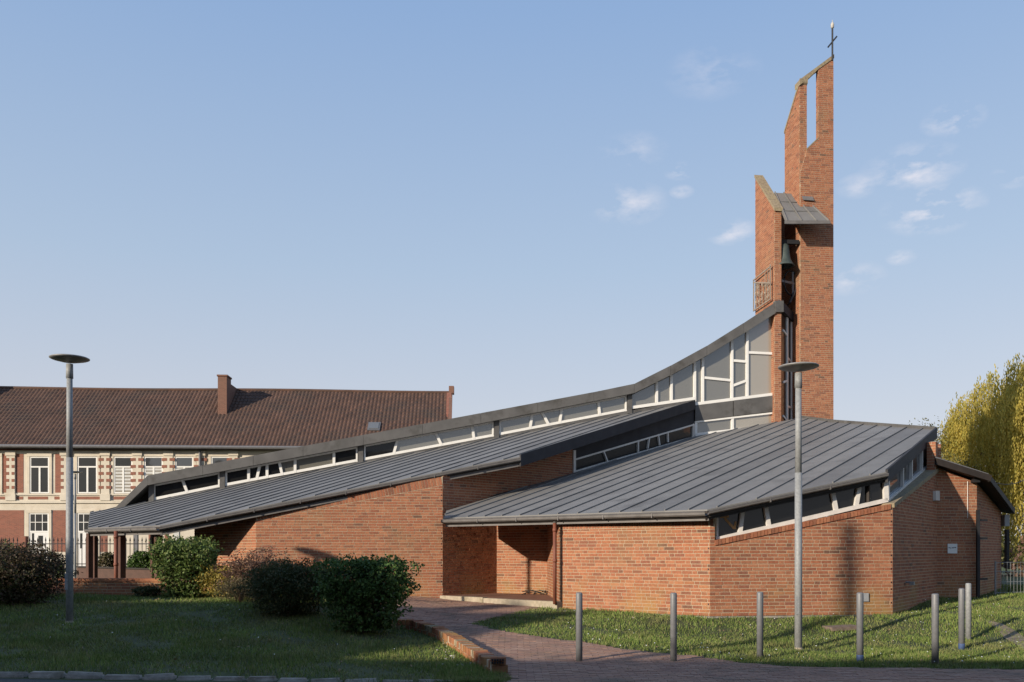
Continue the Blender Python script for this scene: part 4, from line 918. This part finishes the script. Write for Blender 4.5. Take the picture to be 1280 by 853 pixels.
hp(rect(-60, 563.6, 566, 567.5), .05, 0, 'cornice', 'cream_stone'); hp(rect(-60, 617.5, 300, 619.5), .07, 0, 'sill_course', 'cream_stone'); hp(rect(-60, 626, 300, 629.2), .09, 0, 'string_course', 'cream_stone')
for x0, x1 in ((-25, 8), (20, 29), (35, 60), (68, 76), (96, 127), (142, 165)): hp(rect(x0, 621, x1, 624.6), .015, 0, 'brick_panel', 'house_brick')
for x0, x1 in ((-25, 8.5), (20, 29.5), (69, 77)): hp(rect(x0, 564.5 if x0 < 0 else 566, x1, 616), .012, 0, 'brick_panel', 'house_brick')
for x0, x1 in ((-25, 30), (66, 84), (125.5, 134.5)): hp(rect(x0, 638, x1, 690), .012, 0, 'brick_panel', 'house_brick')
for x0, x1 in ((66, 84), (-25, 30)): hp(rect(x0, 693, x1, 722), .03, 0, 'base_panel', 'cream_stone')
# stone pilasters with brick bands
for pxc in (14, 82, 132, 172, 211, 251, 292):
    hp(rect(pxc - 5, 567, pxc + 5.5, 626), .10, 0, 'pilaster', 'cream_stone'); hp(rect(pxc - 6, 564, pxc + 6.5, 570), .16, 0, 'capital', 'cream_stone')
    hp(rect(pxc - 6, 618, pxc + 6.5, 626), .14, 0, 'pedestal', 'cream_stone')
    for k in range(5):
        y = 573 + k * 8.7; wd_ = 8 if pxc > 90 else 5
        hp(rect(pxc - wd_, y, pxc - 1.6, y + 3.6), .112, 0, 'brick_block', 'house_brick'); hp(rect(pxc + 1.6, y, pxc + wd_, y + 3.6), .112, 0, 'brick_block', 'house_brick')
def window(x0, x1, y0, y1, blind=0, arched=False, door=False):
    fr = MB(); o = .03
    wH.pp(fr, rect(x0, y0, x0 + 1.8, y1), o, -.02); wH.pp(fr, rect(x1 - 1.8, y0, x1, y1), o, -.02); wH.pp(fr, rect(x0, y0, x1, y0 + 1.6), o + .002, -.02); wH.pp(fr, rect(x0, y1 - 1.6, x1, y1), o + .002, -.02)
    xm = (x0 + x1) / 2; yt_ = y0 + (y1 - y0) * (.26 if not door else .27); wH.pp(fr, rect(x0, yt_, x1, yt_ + 1.8), o + .003, -.02)
    if not door: wH.pp(fr, rect(xm - 1.1, yt_, xm + 1.1, y1), o + .004, -.02)
    w = fr.build('window', 'white_frame', house)
    hp(rect(x0 - 3.2, y0 - 3.5, x0, y1 + 1), .06, 0, 'surround', 'cream_stone', w); hp(rect(x1, y0 - 3.5, x1 + 3.2, y1 + 1), .06, 0, 'surround', 'cream_stone', w); hp(rect(x0 - 3.2, y0 - 4, x1 + 3.2, y0), .075, 0, 'lintel', 'cream_stone', w)
    hp(rect(x0 + 1.5, y0 + 1.5, x1 - 1.5, yt_), .012, 0, 'pane', 'glass_house', w)
    if door:
        for f in (.3, .65): hp(rect(x0 + (x1 - x0) * f, y0, x0 + (x1 - x0) * f + .8, yt_), .024, 0, 'glazing_bar', 'white_frame', w)
        hp(rect(x0, (y0 + yt_) / 2, x1, (y0 + yt_) / 2 + .8), .025, 0, 'glazing_bar', 'white_frame', w)
        hp(rect(x0 + 1.5, yt_ + 1.5, x1 - 1.5, y1), .02, 0, 'door_leaf', 'door_white', w); hp(rect(xm - 1, yt_ + 6, xm + 5, yt_ + 20), .024, 0, 'pane', 'glass_house', w); hp(rect(xm - 9, yt_ + 3, xm - 6, yt_ + 22), .024, 0, 'pane', 'glass_house', w)
    else:
        for a, b in ((x0 + 1.5, xm - 1), (xm + 1, x1 - 1.5)):
            hp(rect(a, yt_ + 1.5, b, y1 - 1.5), .010, 0, 'pane', 'glass_pale' if blind else 'glass_house', w)
            if blind:
                for k in range(7): yy = yt_ + 3 + k * (y1 - yt_ - 5) / 7; hp(rect(a, yy, b, yy + 2.4), .016, 0, 'slat', 'blind', w)
for x0, x1, bl_ in ((37.5, 62, 0), (97, 122, 0), (142.5, 166, 1), (180.5, 204, 1), (219, 242, 1), (264, 288, 1), (-24, 0, 0)): window(x0, x1, 571, 617, bl_)
window(36.5, 61.5, 641.5, 724, door=True); window(97, 121.5, 641.5, 724, door=True)
for x0, x1, m in ((150, 152.5, 'house_brick'), (167, 172, 'slate_metal'), (186, 189, 'house_brick'), (206, 210, 'house_brick'), (217, 224, 'blind')): hp(rect(x0, 640, x1, 722), .05, 0, 'pilaster', m)
# pantile roof: rolls and stepped courses
eY, eZ = .55, 7.4
def roofpt(s, f):                              # s along the facade, f 0 at eaves .. 1 at ridge; slight sag of the ridge and a bell-cast foot
    zz = eZ + 4.25 * (f * .92 + .08 * f * f) - .16 * math.exp(-((f - .0) / .25) ** 2) + .03 * math.sin(s * .33 + 1) * f
    p = wH.pt(s, zz, eY - 5.6 * f); return p
vs = []; fsx = []; tn = []; rolls = int(wH.len / .235); nc = 19
sg_ = np.linspace(0, wH.len, rolls * 4 + 1); amp = [.0, .035, .06, .035]
row = len(sg_); vv = []
for c in range(nc):
    for e in (0, 1):
        f = (c + e) / nc; lift = .035 if e == 0 else 0.0
        for i, s in enumerate(sg_):
            p = roofpt(s, f); vv.append((p.x, p.y, p.z + amp[i % 4] + lift))
ff = []; tt = []
for c in range(nc):
    b0 = c * 2 * row
    for i in range(row - 1):
        ff.append((b0 + i, b0 + i + 1, b0 + row + i + 1, b0 + row + i)); tt.append(((i // 4) * 37 + c * 61) % 97 / 98 + .005)
        if c: ff.append((b0 - row + i, b0 - row + i + 1, b0 + i + 1, b0 + i)); tt.append(.9)
tm = MB(); tm.v = vv; tm.f = ff; tm.t = tt; hr = tm.build('roof', 'roof_tile', house, kind='stuff')
ridge = MB(); ridge.tube([roofpt(s, 1.0) + Vector((0, 0, .03)) for s in np.linspace(0, wH.len, 40)], .11, 8); ridge.build('ridge_tiles', 'roof_tile', house)
mb = MB(); mb.tube([wH.pt(0, 7.33, .62), wH.pt(wH.len, 7.33, .62)], .10, 8); mb.build('gutter', 'slate_metal', house)
bk = MB(); wH.plate(bk, [(0, 7.2), (wH.len, 7.2), (wH.len, 7.35), (0, 7.35)], .5, 0); bk.build('soffit', 'dark_wood', house)
mb = MB(); p0, p1 = wH.pt(0, 11.6, -5.0), wH.pt(wH.len, 11.6, -5.0); q0, q1 = wH.pt(0, 6.5, -9.5), wH.pt(wH.len, 6.5, -9.5); mb.prism([p0, p1, q1, q0], [p - Vector((0, 0, .2)) for p in (p0, p1, q1, q0)]); mb.build('roof', 'roof_tile', house)
s_c = wH.sz(273, 560)[0]; ch = MB(); 
cw = WP(wH.pt(s_c - .75, 0, -2.6)[:2], wH.pt(s_c - .15, 0, -2.6)[:2]); cw.plate(ch, [(0, 8.6), (.55, 8.6), (.55, 12.1), (0, 12.1)], 0, -1.0); cw.plate(ch, [(0, 8.6), (.55, 8.6), (.55, 11.8), (0, 11.8)], -1.002, -2.9); chm = ch.build('chimney', 'chimney_brick', house)
cc = MB(); cw.plate(cc, [(-.05, 12.105), (.6, 12.105), (.6, 12.2), (-.05, 12.2)], .05, -1.05); cc.build('chimney_cap', 'chimney_brick', chm)
mb = MB(); ps = [roofpt(wH.len - .05, f) for f in (0, .25, .5, .75, 1.0)]
for a, b in zip(ps[:-1], ps[1:]): mb.beam(a + Vector((0, 0, .06)), b + Vector((0, 0, .06)), .22, .24)
mb.build('gable_parapet', 'chimney_brick', house)
mb = MB(); q = ps[-1]; mb.box(q + Vector((0.05, 0, .18)), .32, .5, .5); mb.build('parapet_pier', 'chimney_brick', house)
sk0 = roofpt(wH.sz(455, 560)[0] + .45, .29); sk1 = roofpt(wH.sz(455, 560)[0] + .45, .42); mb = MB(); mb.beam(sk0 + Vector((0, 0, .1)), sk1 + Vector((0, 0, .1)), .75, .08); slt = mb.build('skylight', 'slate_metal', house)
mb = MB(); mb.beam(sk0.lerp(sk1, .12) + Vector((0, -.02, .15)), sk0.lerp(sk1, .88) + Vector((0, -.02, .15)), .58, .03); mb.build('pane', 'glass_sky', slt)
mb = MB(); q = wH.pt(wH.sz(251, 560)[0], 0, .2); mb.tube([(q.x, q.y, 7.3), (q.x, q.y, -.3)], .07, 8); mb.build('downpipe', 'slate_metal', house)
# taller roof end of the neighbouring house at the far left
nh = thing('neighbour_house', 'dark hipped roof end of the next house beyond the old one', 'house')
n0 = wH.pt(-.2, 0, 0)
mb = MB(); mb.box((n0.x - 6, n0.y + 3.6, 3.4), 11.4, 8, 8.0); mb.build('wall', 'house_brick', nh)
rf = MB(); za, zb = 7.5, 12.2; x0, x1, y0, y1 = n0.x - 12, n0.x - .05, n0.y - .6, n0.y + 8
rf.add([(x0, y0, za), (x1, y0, za), (x1, y1, za), (x0, y1, za), (x0 + 3, (y0 + y1) / 2, zb), (x1 + 3.6, (y0 + y1) / 2 + .8, zb)], [(0, 1, 5, 4), (1, 2, 5), (2, 3, 4, 5), (3, 0, 4), (3, 2, 1, 0)]); rf.build('roof', 'slate_metal', nh)
# iron railing before the house
rl = thing('iron_railing', 'dark iron railing with spear points before the old house', 'railing')
wR = WP((-29.5, 47.0), (-15.2, 47.6)); mb = MB(); wR.plate(mb, [(0, -.5), (wR.len, -.5), (wR.len, .35), (0, .35)], .15, -.15); mb.build('base_wall', 'cream_stone', rl)
for z in (.55, 1.62): mb = MB(); wR.plate(mb, [(0, z), (wR.len, z), (wR.len, z + .05), (0, z + .05)], .02, -.02); mb.build('rail', 'black_iron', rl)
bm0 = MB(); bm0.box((0, 0, 1.07), .03, .03, 1.46); bm0.add([(-.045, 0, 1.82), (0, -.03, 1.82), (.045, 0, 1.82), (0, .03, 1.82), (0, 0, 2.02), (0, 0, 1.74)], [(0, 1, 4), (1, 2, 4), (2, 3, 4), (3, 0, 4), (1, 0, 5), (2, 1, 5), (3, 2, 5), (0, 3, 5)])
bme = bm0.mesh('bar', 'black_iron'); n = int(wR.len / .21)
for i in range(n): o = bpy.data.objects.new('bar', bme); COL.objects.link(o); o.location = wR.pt(.1 + i * .21, 0, 0); o.parent = rl
for i in range(5): mb = MB(); q = wR.pt(.1 + i * 3.5, 0, 0); mb.box((q.x, q.y, .95), .3, .3, 2.2); mb.build('pier', 'house_brick', rl)

# ------------------------------------------------------------------ vegetation
def leaves(name, pts, size, m, parent, tone=None, aspect=.55, up=.3, **kw):
    n = len(pts); nrm = RNG.normal(size=(n, 3)); nrm[:, 2] += up; nrm /= np.linalg.norm(nrm, axis=1)[:, None]
    a = RNG.normal(size=(n, 3)); a -= (a * nrm).sum(1)[:, None] * nrm; a /= np.linalg.norm(a, axis=1)[:, None]; b = np.cross(nrm, a)
    sz_ = size * RNG.uniform(.6, 1.25, n)[:, None]; P = np.asarray(pts)
    v = np.stack([P - a * sz_, P - b * sz_ * aspect + nrm * sz_ * .15, P + a * sz_, P + b * sz_ * aspect + nrm * sz_ * .15], 1).reshape(-1, 3)
    return raw_mesh(name, v, 4, m, RNG.random(n) * .98 + .01 if tone is None else tone, parent, **kw)
def lump(p, s, seed): return np.sin(p[:, 0] * s + seed) * np.sin(p[:, 1] * s * 1.1 + seed * 2.1) * np.sin(p[:, 2] * s * .9 + seed * .7)
def bush_points(n, c, rx, ry, h, pw=3.0, seed=0, taper=.0, shell=.35, rough=.10, flat=False):
    """superellipsoid shell with lumps; taper narrows the foot"""
    d = RNG.normal(size=(n, 3)); d[:, 2] = np.abs(d[:, 2]) * np.where(RNG.random(n) < .7, 1, -1); d /= np.linalg.norm(d, axis=1)[:, None]
    k = (np.abs(d) ** pw).sum(1) ** (-1 / pw); r = k * (1 - shell * RNG.random(n) ** 1.6)
    p = d * r[:, None]; p *= (1 + rough * lump(p, 7.0, seed) * 2 + rough * lump(p, 15.0, seed + 3))[:, None]
    p *= np.where(RNG.random(n) < .06, RNG.uniform(1.0, 1.16, n), 1.0)[:, None]; zf = (p[:, 2] + 1) / 2; w = 1 - taper * (1 - np.clip(zf, 0, 1)) ** 1.3
    out = np.stack([c[0] + p[:, 0] * rx * w, c[1] + p[:, 1] * ry * w, c[2] + np.clip(zf, .02, 1.3) * h], 1)
    return out
def stems(c, n, h, spread, parent, m='twig', r=.014, name='stem'):
    for i in range(n):
        a = random.uniform(0, 6.28); q = random.uniform(.3, 1) * spread; mb = MB(); ca, sa = math.cos(a), math.sin(a)
        pts_ = [Vector((c[0] + ca * q * .12, c[1] + sa * q * .12, c[2] - .05)), Vector((c[0] + ca * q * .45, c[1] + sa * q * .45, c[2] + h * .45)), Vector((c[0] + ca * q, c[1] + sa * q, c[2] + h * random.uniform(.75, .95)))]
        mb.tube(pts_, [r, r * .8, r * .35], 6); mb.build(name, m, parent)
def bush(name, label, x, ybase, ytop, wpx, ry, m, n, size, pw=3.0, taper=.0, seed=0, shell=.4, rough=.1, cat='bush', Y=None, nst=7, aspect=.55, up=.3, lift=.0, core=None, group=None):
    g_ = gp(x, ybase) if Y is None else Vector((at(x, 690, Y).x, Y, float(ground_z(at(x, 690, Y).x, Y))))
    h = (HZ - ytop) / F * g_.y + EYE - g_.z; rx = wpx / 2 * g_.y / F
    t = thing(name, label, cat, group, loc=g_)
    pts_ = bush_points(n, (g_.x, g_.y, g_.z + lift * h), rx, ry, h * (1 - lift), pw, seed, taper, shell, rough)
    leaves('foliage', pts_, size, m, t, aspect=aspect, up=up)
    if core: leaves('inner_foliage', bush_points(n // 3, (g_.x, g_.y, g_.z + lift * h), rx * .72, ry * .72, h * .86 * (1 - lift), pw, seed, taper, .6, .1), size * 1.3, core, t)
    stems((g_.x, g_.y, g_.z), nst, h * .75, rx * .6, t)
    return t, g_, h
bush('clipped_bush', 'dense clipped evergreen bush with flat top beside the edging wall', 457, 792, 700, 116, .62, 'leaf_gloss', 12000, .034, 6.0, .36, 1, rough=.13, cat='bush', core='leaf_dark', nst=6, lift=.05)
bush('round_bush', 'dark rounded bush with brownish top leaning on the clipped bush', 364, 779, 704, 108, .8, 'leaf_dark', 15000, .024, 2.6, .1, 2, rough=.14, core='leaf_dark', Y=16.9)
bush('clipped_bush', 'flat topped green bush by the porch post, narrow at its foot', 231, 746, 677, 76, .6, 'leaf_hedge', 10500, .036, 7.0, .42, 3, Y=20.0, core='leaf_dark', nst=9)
bush('twiggy_bush', 'reddish brown twiggy bush against the long brick wall', 322, 760, 690, 96, .6, 'leaf_brown', 8500, .026, 2.0, .3, 4, shell=.75, rough=.2, Y=19.2, nst=26)
bush('yellow_bush', 'small yellow leaved shrub at the foot of the brick wall', 277, 752, 707, 60, .5, 'leaf_yellow', 5200, .026, 2.0, .1, 5, shell=.6, rough=.22, Y=19.9, nst=10)
bush('grassy_shrub', 'straggly grey green shrub between the yellow and dark bushes', 300, 768, 722, 62, .5, 'leaf_straw', 4200, .028, 2.0, .1, 6, shell=.75, rough=.2, Y=18.6, nst=14, aspect=.2, up=-.3)
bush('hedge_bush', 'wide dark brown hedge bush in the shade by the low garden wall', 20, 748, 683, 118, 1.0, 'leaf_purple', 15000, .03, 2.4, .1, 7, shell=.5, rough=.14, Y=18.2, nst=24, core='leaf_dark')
bush('hedge_bush', 'green topped bush at the back of the brown hedge', 8, 740, 681, 70, .6, 'leaf_hedge', 3500, .03, 2.4, .1, 8, Y=19.3)
bush('leafy_shrub', 'broad leaved shrub with pale flowers behind the porch posts', 178, 718, 690, 36, .5, 'leaf_gloss', 2200, .06, 2.2, .1, 9, Y=29.0)
bush('leafy_shrub', 'grey green shrub behind the porch corner post', 134, 718, 690, 20, .4, 'leaf_straw', 1400, .05, 2.2, .1, 10, Y=28.8)
bush('low_plant', 'low tuft of dark plants at the foot of the garden wall', 184, 748, 733, 34, .25, 'leaf_dark', 1200, .03, 2.0, 0, 11, Y=20.0, nst=4)
bush('round_topiary', 'small clipped green ball before the house railing', 75, 712, 702, 11, .28, 'leaf_hedge', 900, .05, 2.0, 0, 12, Y=40, nst=3)

# weeping willow
wt = thing('weeping_willow', 'yellow weeping willow with long hanging branches behind the annex', 'tree')
wc_ = Vector((27.9, 46, -.2)); mb = MB()
mb.tube([wc_, wc_ + Vector((.1, 0, 2)), wc_ + Vector((-.1, .1, 4))], [.5, .42, .36], 12); mb.build('trunk', 'bark', wt, True)
limbs = []
for i in range(16):
    a = i * 2.4; ca, sa = math.cos(a), math.sin(a); rr = random.uniform(2.0, 4.2); hh = 11.3 * (1 - .36 * (rr / 5.0) ** 2) - random.uniform(1.3, 2.4)
    e = wc_ + Vector((ca * rr, sa * rr, hh)); m1 = wc_ + Vector((ca * rr * .35, sa * rr * .35, 6.2)); limbs.append(e)
    mb = MB(); mb.tube([wc_ + Vector((-.1, .1, 3.8)), m1, e], [.22, .13, .04], 7); mb.build('limb', 'bark', wt, True)
sp_ = []; st = []
cl = [(RNG.uniform(0, 6.283), 4.6 * math.sqrt(RNG.random()) ** .8, RNG.uniform(-.9, .6)) for _ in range(240)]
for i in range(3300):
    a, rr, dzz = cl[i % 240]; a = a + RNG.normal() * .10; rr = abs(rr + RNG.normal() * .22)
    zt_ = 11.3 * (1 - .36 * (rr / 5.0) ** 2) + dzz + RNG.normal() * .25
    ln = min(zt_ - RNG.uniform(.3, 2.5), RNG.uniform(3.0, 9.0)); x0 = wc_.x + math.cos(a) * rr * (1 + .12 * math.sin(a * 5)); y0 = wc_.y + math.sin(a) * rr
    k = np.linspace(0, 1, int(ln / .14)); out = .35 * np.sin(k * 1.6) + .10 * np.sin(k * 9 + i)
    sp_.append(np.stack([x0 + math.cos(a) * out + RNG.normal(size=len(k)) * .05, y0 + math.sin(a) * out + RNG.normal(size=len(k)) * .05, zt_ + .25 * np.sin(k * 5) * (1 - k) - ln * k ** 1.15], 1)); st.append(np.clip(RNG.random() * .6 + RNG.random(len(k)) * .38, .01, .99))
P_ = np.concatenate(sp_); T_ = np.concatenate(st); n = len(P_)
dn = np.stack([RNG.normal(size=n) * .25, RNG.normal(size=n) * .25, -np.ones(n)], 1); sd_ = np.stack([RNG.normal(size=n), RNG.normal(size=n), np.zeros(n)], 1); sd_ /= np.linalg.norm(sd_, axis=1)[:, None]
l_ = RNG.uniform(.12, .22, n)[:, None]; w_l = .032
V_ = np.stack([P_, P_ + dn * l_ * .5 + sd_ * w_l, P_ + dn * l_, P_ + dn * l_ * .5 - sd_ * w_l], 1).reshape(-1, 3)
raw_mesh('crown', V_, 4, 'leaf_willow', T_, wt)
def tree(label, c, h, rad, m, n, size, seed, name='spring_tree', z0=.25):
    t = thing(name, label, 'tree', None, loc=c); mb = MB(); c = Vector(c)
    mb.tube([c, c + Vector((.1, 0, h * .4)), c + Vector((-.05, 0, h * .75))], [rad * .07, rad * .05, rad * .02], 9); mb.build('trunk', 'bark', t, True)
    pts_ = []
    for i in range(34):
        d_ = Vector((random.gauss(0, 1), random.gauss(0, 1), random.gauss(0, .8))).normalized() * random.uniform(.35, 1); e = c + Vector((d_.x * rad, d_.y * rad, h * (.62 + .36 * d_.z)))
        mb = MB(); mb.tube([c + Vector((0, 0, h * random.uniform(.3, .6))), c.lerp(e, .6) + Vector((0, 0, h * .12)), e], [rad * .03, rad * .018, rad * .006], 5); mb.build('limb', 'bark', t)
        k = n // 34; pts_.append(np.array(e) + RNG.normal(size=(k, 3)) * rad * np.array([.17, .17, .15]))
    leaves('crown', np.concatenate(pts_), size, m, t); return t
tree('pale leafing tree beside the willow above the annex roof', (22.8, 47, -.2), 8.0, 2.5, 'leaf_spring', 9000, .07, 3)
tree('small thin tree behind the annex roof', (27.0, 58, -.3), 8.6, 3.2, 'leaf_spring', 6000, .09, 8)
hd_ = thing('far_hedge', 'low brown hedge at the far edge of the right hand lawn', 'hedge', loc=(30, 44, 0))
hp_ = np.stack([RNG.uniform(24, 60, 14000), 43 + RNG.normal(size=14000) * .7, -.3 + np.abs(RNG.normal(size=14000)) * .9], 1); leaves('foliage', hp_, .10, 'leaf_brown', hd_)

n = 60000; tx_ = RNG.uniform(30, 150, n); ty_ = RNG.uniform(88, 100, n); tp_ = 4.6 + 1.4 * np.sin(tx_ * .21) + 1.1 * np.sin(tx_ * .53 + 1) + .6 * np.sin(tx_ * 1.7)
leaves('distant_trees', np.stack([tx_, ty_, -.3 + tp_ * RNG.random(n) ** .7], 1), .22, 'leaf_spring', None, kind='stuff', label='line of distant trees beyond the willow', cat='trees')
# wire fence between annex and garden
wf = thing('wire_fence', 'light wire fence running from the annex across the lawn', 'fence')
wF_ = WP((12.3, 22.6), (19.5, 25.5)); 
for i in range(5): q = wF_.pt(i * 1.85, 0, 0); gz_ = float(ground_z(q.x, q.y)); mb = MB(); mb.tube([(q.x, q.y, gz_ - .1), (q.x, q.y, .98)], .022, 7); mb.build('post', 'galvanised', wf)
wme = MB(); wme.box((0, 0, .55), .006, .006, .82); wme = wme.mesh('wire', 'galvanised')
for i in range(62): o = bpy.data.objects.new('wire', wme); COL.objects.link(o); o.location = wF_.pt(.06 + i * .12, 0, 0); o.parent = wf
for z in (.18, .45, .72, .95): mb = MB(); mb.tube([wF_.pt(0, z), wF_.pt(wF_.len, z)], .006, 5); mb.build('rail', 'galvanised', wf)
cab = MB(); a_, b_ = at(1237, 603, 24.5), at(1300, 586, 30); cab.tube([a_.lerp(b_, f) - Vector((0, 0, .25 * math.sin(f * math.pi))) for f in np.linspace(0, 1, 12)], .012, 6); tag(cab.build('power_cable', 'black_iron'), 'black cable running from the annex eaves past the willow', 'cable')

# grass blades on both lawns, daisies, fallen leaves
NB = 420000
YY = 11.3 + (RNG.random(NB) ** 1.5) * 16.5; XX = (RNG.random(NB) * 1.34 - .67) * (YY + .3)
ok = ~inside(XX, YY, pathpoly) & ~inside(XX, YY, roadpoly) & ~(inside(XX, YY, track) & (RNG.random(NB) < .55))
bld = [A, B, G_, H_, I_, (14, 32), (-20, 32), (-9.3, 24.5), E_, D, C_]
ok &= ~inside(XX, YY, bld) & (YY > np.interp(XX, [p.x for p in kl], [p.y + .08 for p in kl], left=11.6, right=11.2))
bare = np.sin(XX * 1.7 + 2) * np.sin(YY * 2.1 + XX) + .5 * np.sin(XX * 4.3) * np.sin(YY * 5.1); nearkerb = (XX < -1) & (YY < 12.6)
ok &= ~((bare > .75) & (RNG.random(NB) < .75)) & ~(nearkerb & (RNG.random(NB) < .72 - .35 * (YY - 11.6)))
XX, YY = XX[ok], YY[ok]; ZZ = ground_z(XX, YY); n = len(XX)
hgt = RNG.uniform(.022, .06, n) * (1 + .5 * (np.sin(XX * 2.3) * np.sin(YY * 1.9) > .3)); ang = RNG.uniform(0, 6.283, n); wid = RNG.uniform(.004, .008, n) * (YY / 14)
bx_, by_ = np.cos(ang) * wid, np.sin(ang) * wid; lx, ly = RNG.normal(size=n) * .022, RNG.normal(size=n) * .022
V_ = np.stack([np.stack([XX - bx_, YY - by_, ZZ - .004], 1), np.stack([XX + bx_, YY + by_, ZZ - .004], 1), np.stack([XX + lx, YY + ly, ZZ + hgt], 1)], 1).reshape(-1, 3)
raw_mesh('grass', V_, 3, 'grass', RNG.random(n) * .98 + .01, kind='stuff', label='short rough grass covering the lawns', cat='grass')
n = 700; YY = RNG.uniform(12.2, 24, n); XX = RNG.uniform(-.66, .66, n) * YY
ok = ~inside(XX, YY, pathpoly) & ~inside(XX, YY, bld) & ((XX > 1) | (RNG.random(n) < .1)) & (YY > np.interp(XX, [p.x for p in kl], [p.y + .4 for p in kl], left=12))
XX, YY = XX[ok], YY[ok]; n = len(XX); ZZ = ground_z(XX, YY) + RNG.uniform(.04, .07, n); r_ = RNG.uniform(.006, .012, n)
V_ = np.stack([np.stack([XX + r_ * c, YY + r_ * s, ZZ + r_ * s * .5], 1) for c, s in ((1, 0), (.5, .87), (-.5, .87), (-1, 0), (-.5, -.87), (.5, -.87))], 1).reshape(-1, 3)
raw_mesh('daisies', V_, 6, 'daisy', None, kind='stuff', label='tiny white daisies dotted through the grass', cat='daisies')
n = 260; YY = RNG.uniform(11.9, 20, n); XX = RNG.uniform(-.66, .5, n) * YY; ok = ~inside(XX, YY, bld); XX, YY = XX[ok], YY[ok]; n = len(XX)
leaves('fallen_leaves', np.stack([XX, YY, ground_z(XX, YY) + .035], 1), .028, 'dead_leaf', None, up=3, kind='stuff', label='scattered dry leaves on lawn and path', cat='leaves')
n = 26; xx = [random.uniform(548, 606) for _ in range(n)]; q = [gp(x, random.uniform(800, 835)) for x in xx]
mb = MB()
for p in q: mb.box((p.x - .1, p.y, p.z + .02), random.uniform(.012, .04), random.uniform(.012, .035), .02, (1, random.uniform(-.5, .5), 0), (0, 1, 0))
tag(mb.build('rubble', 'litter'), 'small pale mortar crumbs beside the edging wall', 'rubble', kind='stuff')

# ------------------------------------------------------------------ across the street, behind the camera: the row that shades the foreground
def row_house(x0, x1, ridge_z, eave_z, label, chim, yf=-2.2, yb=-10.2):
    t = thing('row_house', label, 'house', 'houses across the street', loc=((x0 + x1) / 2, yf, -.5))
    mb = MB(); ym = (yf + yb) / 2; mb.box(((x0 + x1) / 2, ym, eave_z / 2 - .3), x1 - x0, yf - yb, eave_z + .5); mb.build('wall', 'house_brick', t)
    mb = MB(); e = .35; mb.prism([(x0 - .05, yf + e, eave_z - .1), (x0 - .05, ym, ridge_z), (x0 - .05, yb - e, eave_z - .1)], [(x1 + .05, yf + e, eave_z - .1), (x1 + .05, ym, ridge_z), (x1 + .05, yb - e, eave_z - .1)]); mb.build('roof', 'roof_tile', t)
    for cx, w, top_ in chim: mb = MB(); mb.box((cx, ym, (ridge_z - 1 + top_) / 2), w, .6, top_ - ridge_z + 1); c = mb.build('chimney', 'house_brick', t)
    n = int((x1 - x0) / 2.6)
    for i in range(n):
        for z in ((1.6, 4.6) if eave_z < 7 else (1.6, 4.6, 7.0)):
            if z + .9 > eave_z: continue
            x = x0 + (i + .5) * (x1 - x0) / n; mb = MB(); mb.box((x, yf + .02, z), 1.1, .1, 1.5); w = mb.build('window', 'white_frame', t); mb = MB(); mb.box((x, yf + .06, z), .95, .04, 1.35); mb.build('pane', 'glass_house', w)
    return t
row_house(-90, -38.5, 12.9, 8.6, 'brick house farther along the street opposite the church', [(-60, .9, 14.2)])
row_house(-38.3, -26.4, 11.5, 7.6, 'tall brick house across the street casting shade on the lawn', [(-30, .75, 12.3)])
row_house(-26.2, 14, 8.54, 5.2, 'low brick house across the street behind the viewer', [(-3, .8, 9.5)])
up2 = thing('utility_pole', 'concrete utility pole on the pavement across the street', 'pole', loc=(-14.2, -.8, -.5)); mb = MB(); mb.tube([(-14.2, -.8, -.5), (-14.2, -.8, 10.5)], [.16, .11], 10); mb.build('post', 'concrete_pole', up2)
tree('young street tree on the pavement across the street', (-11.2, -1.0, -.5), 6.9, 2.2, 'leaf_spring', 2600, .09, 5, name='street_tree')
street_lamp(Vector((-13.45, 15.05, float(ground_z(-13.45, 15.05)))), 4.85, 'grey street lamp standing on the bank past the brown hedge')
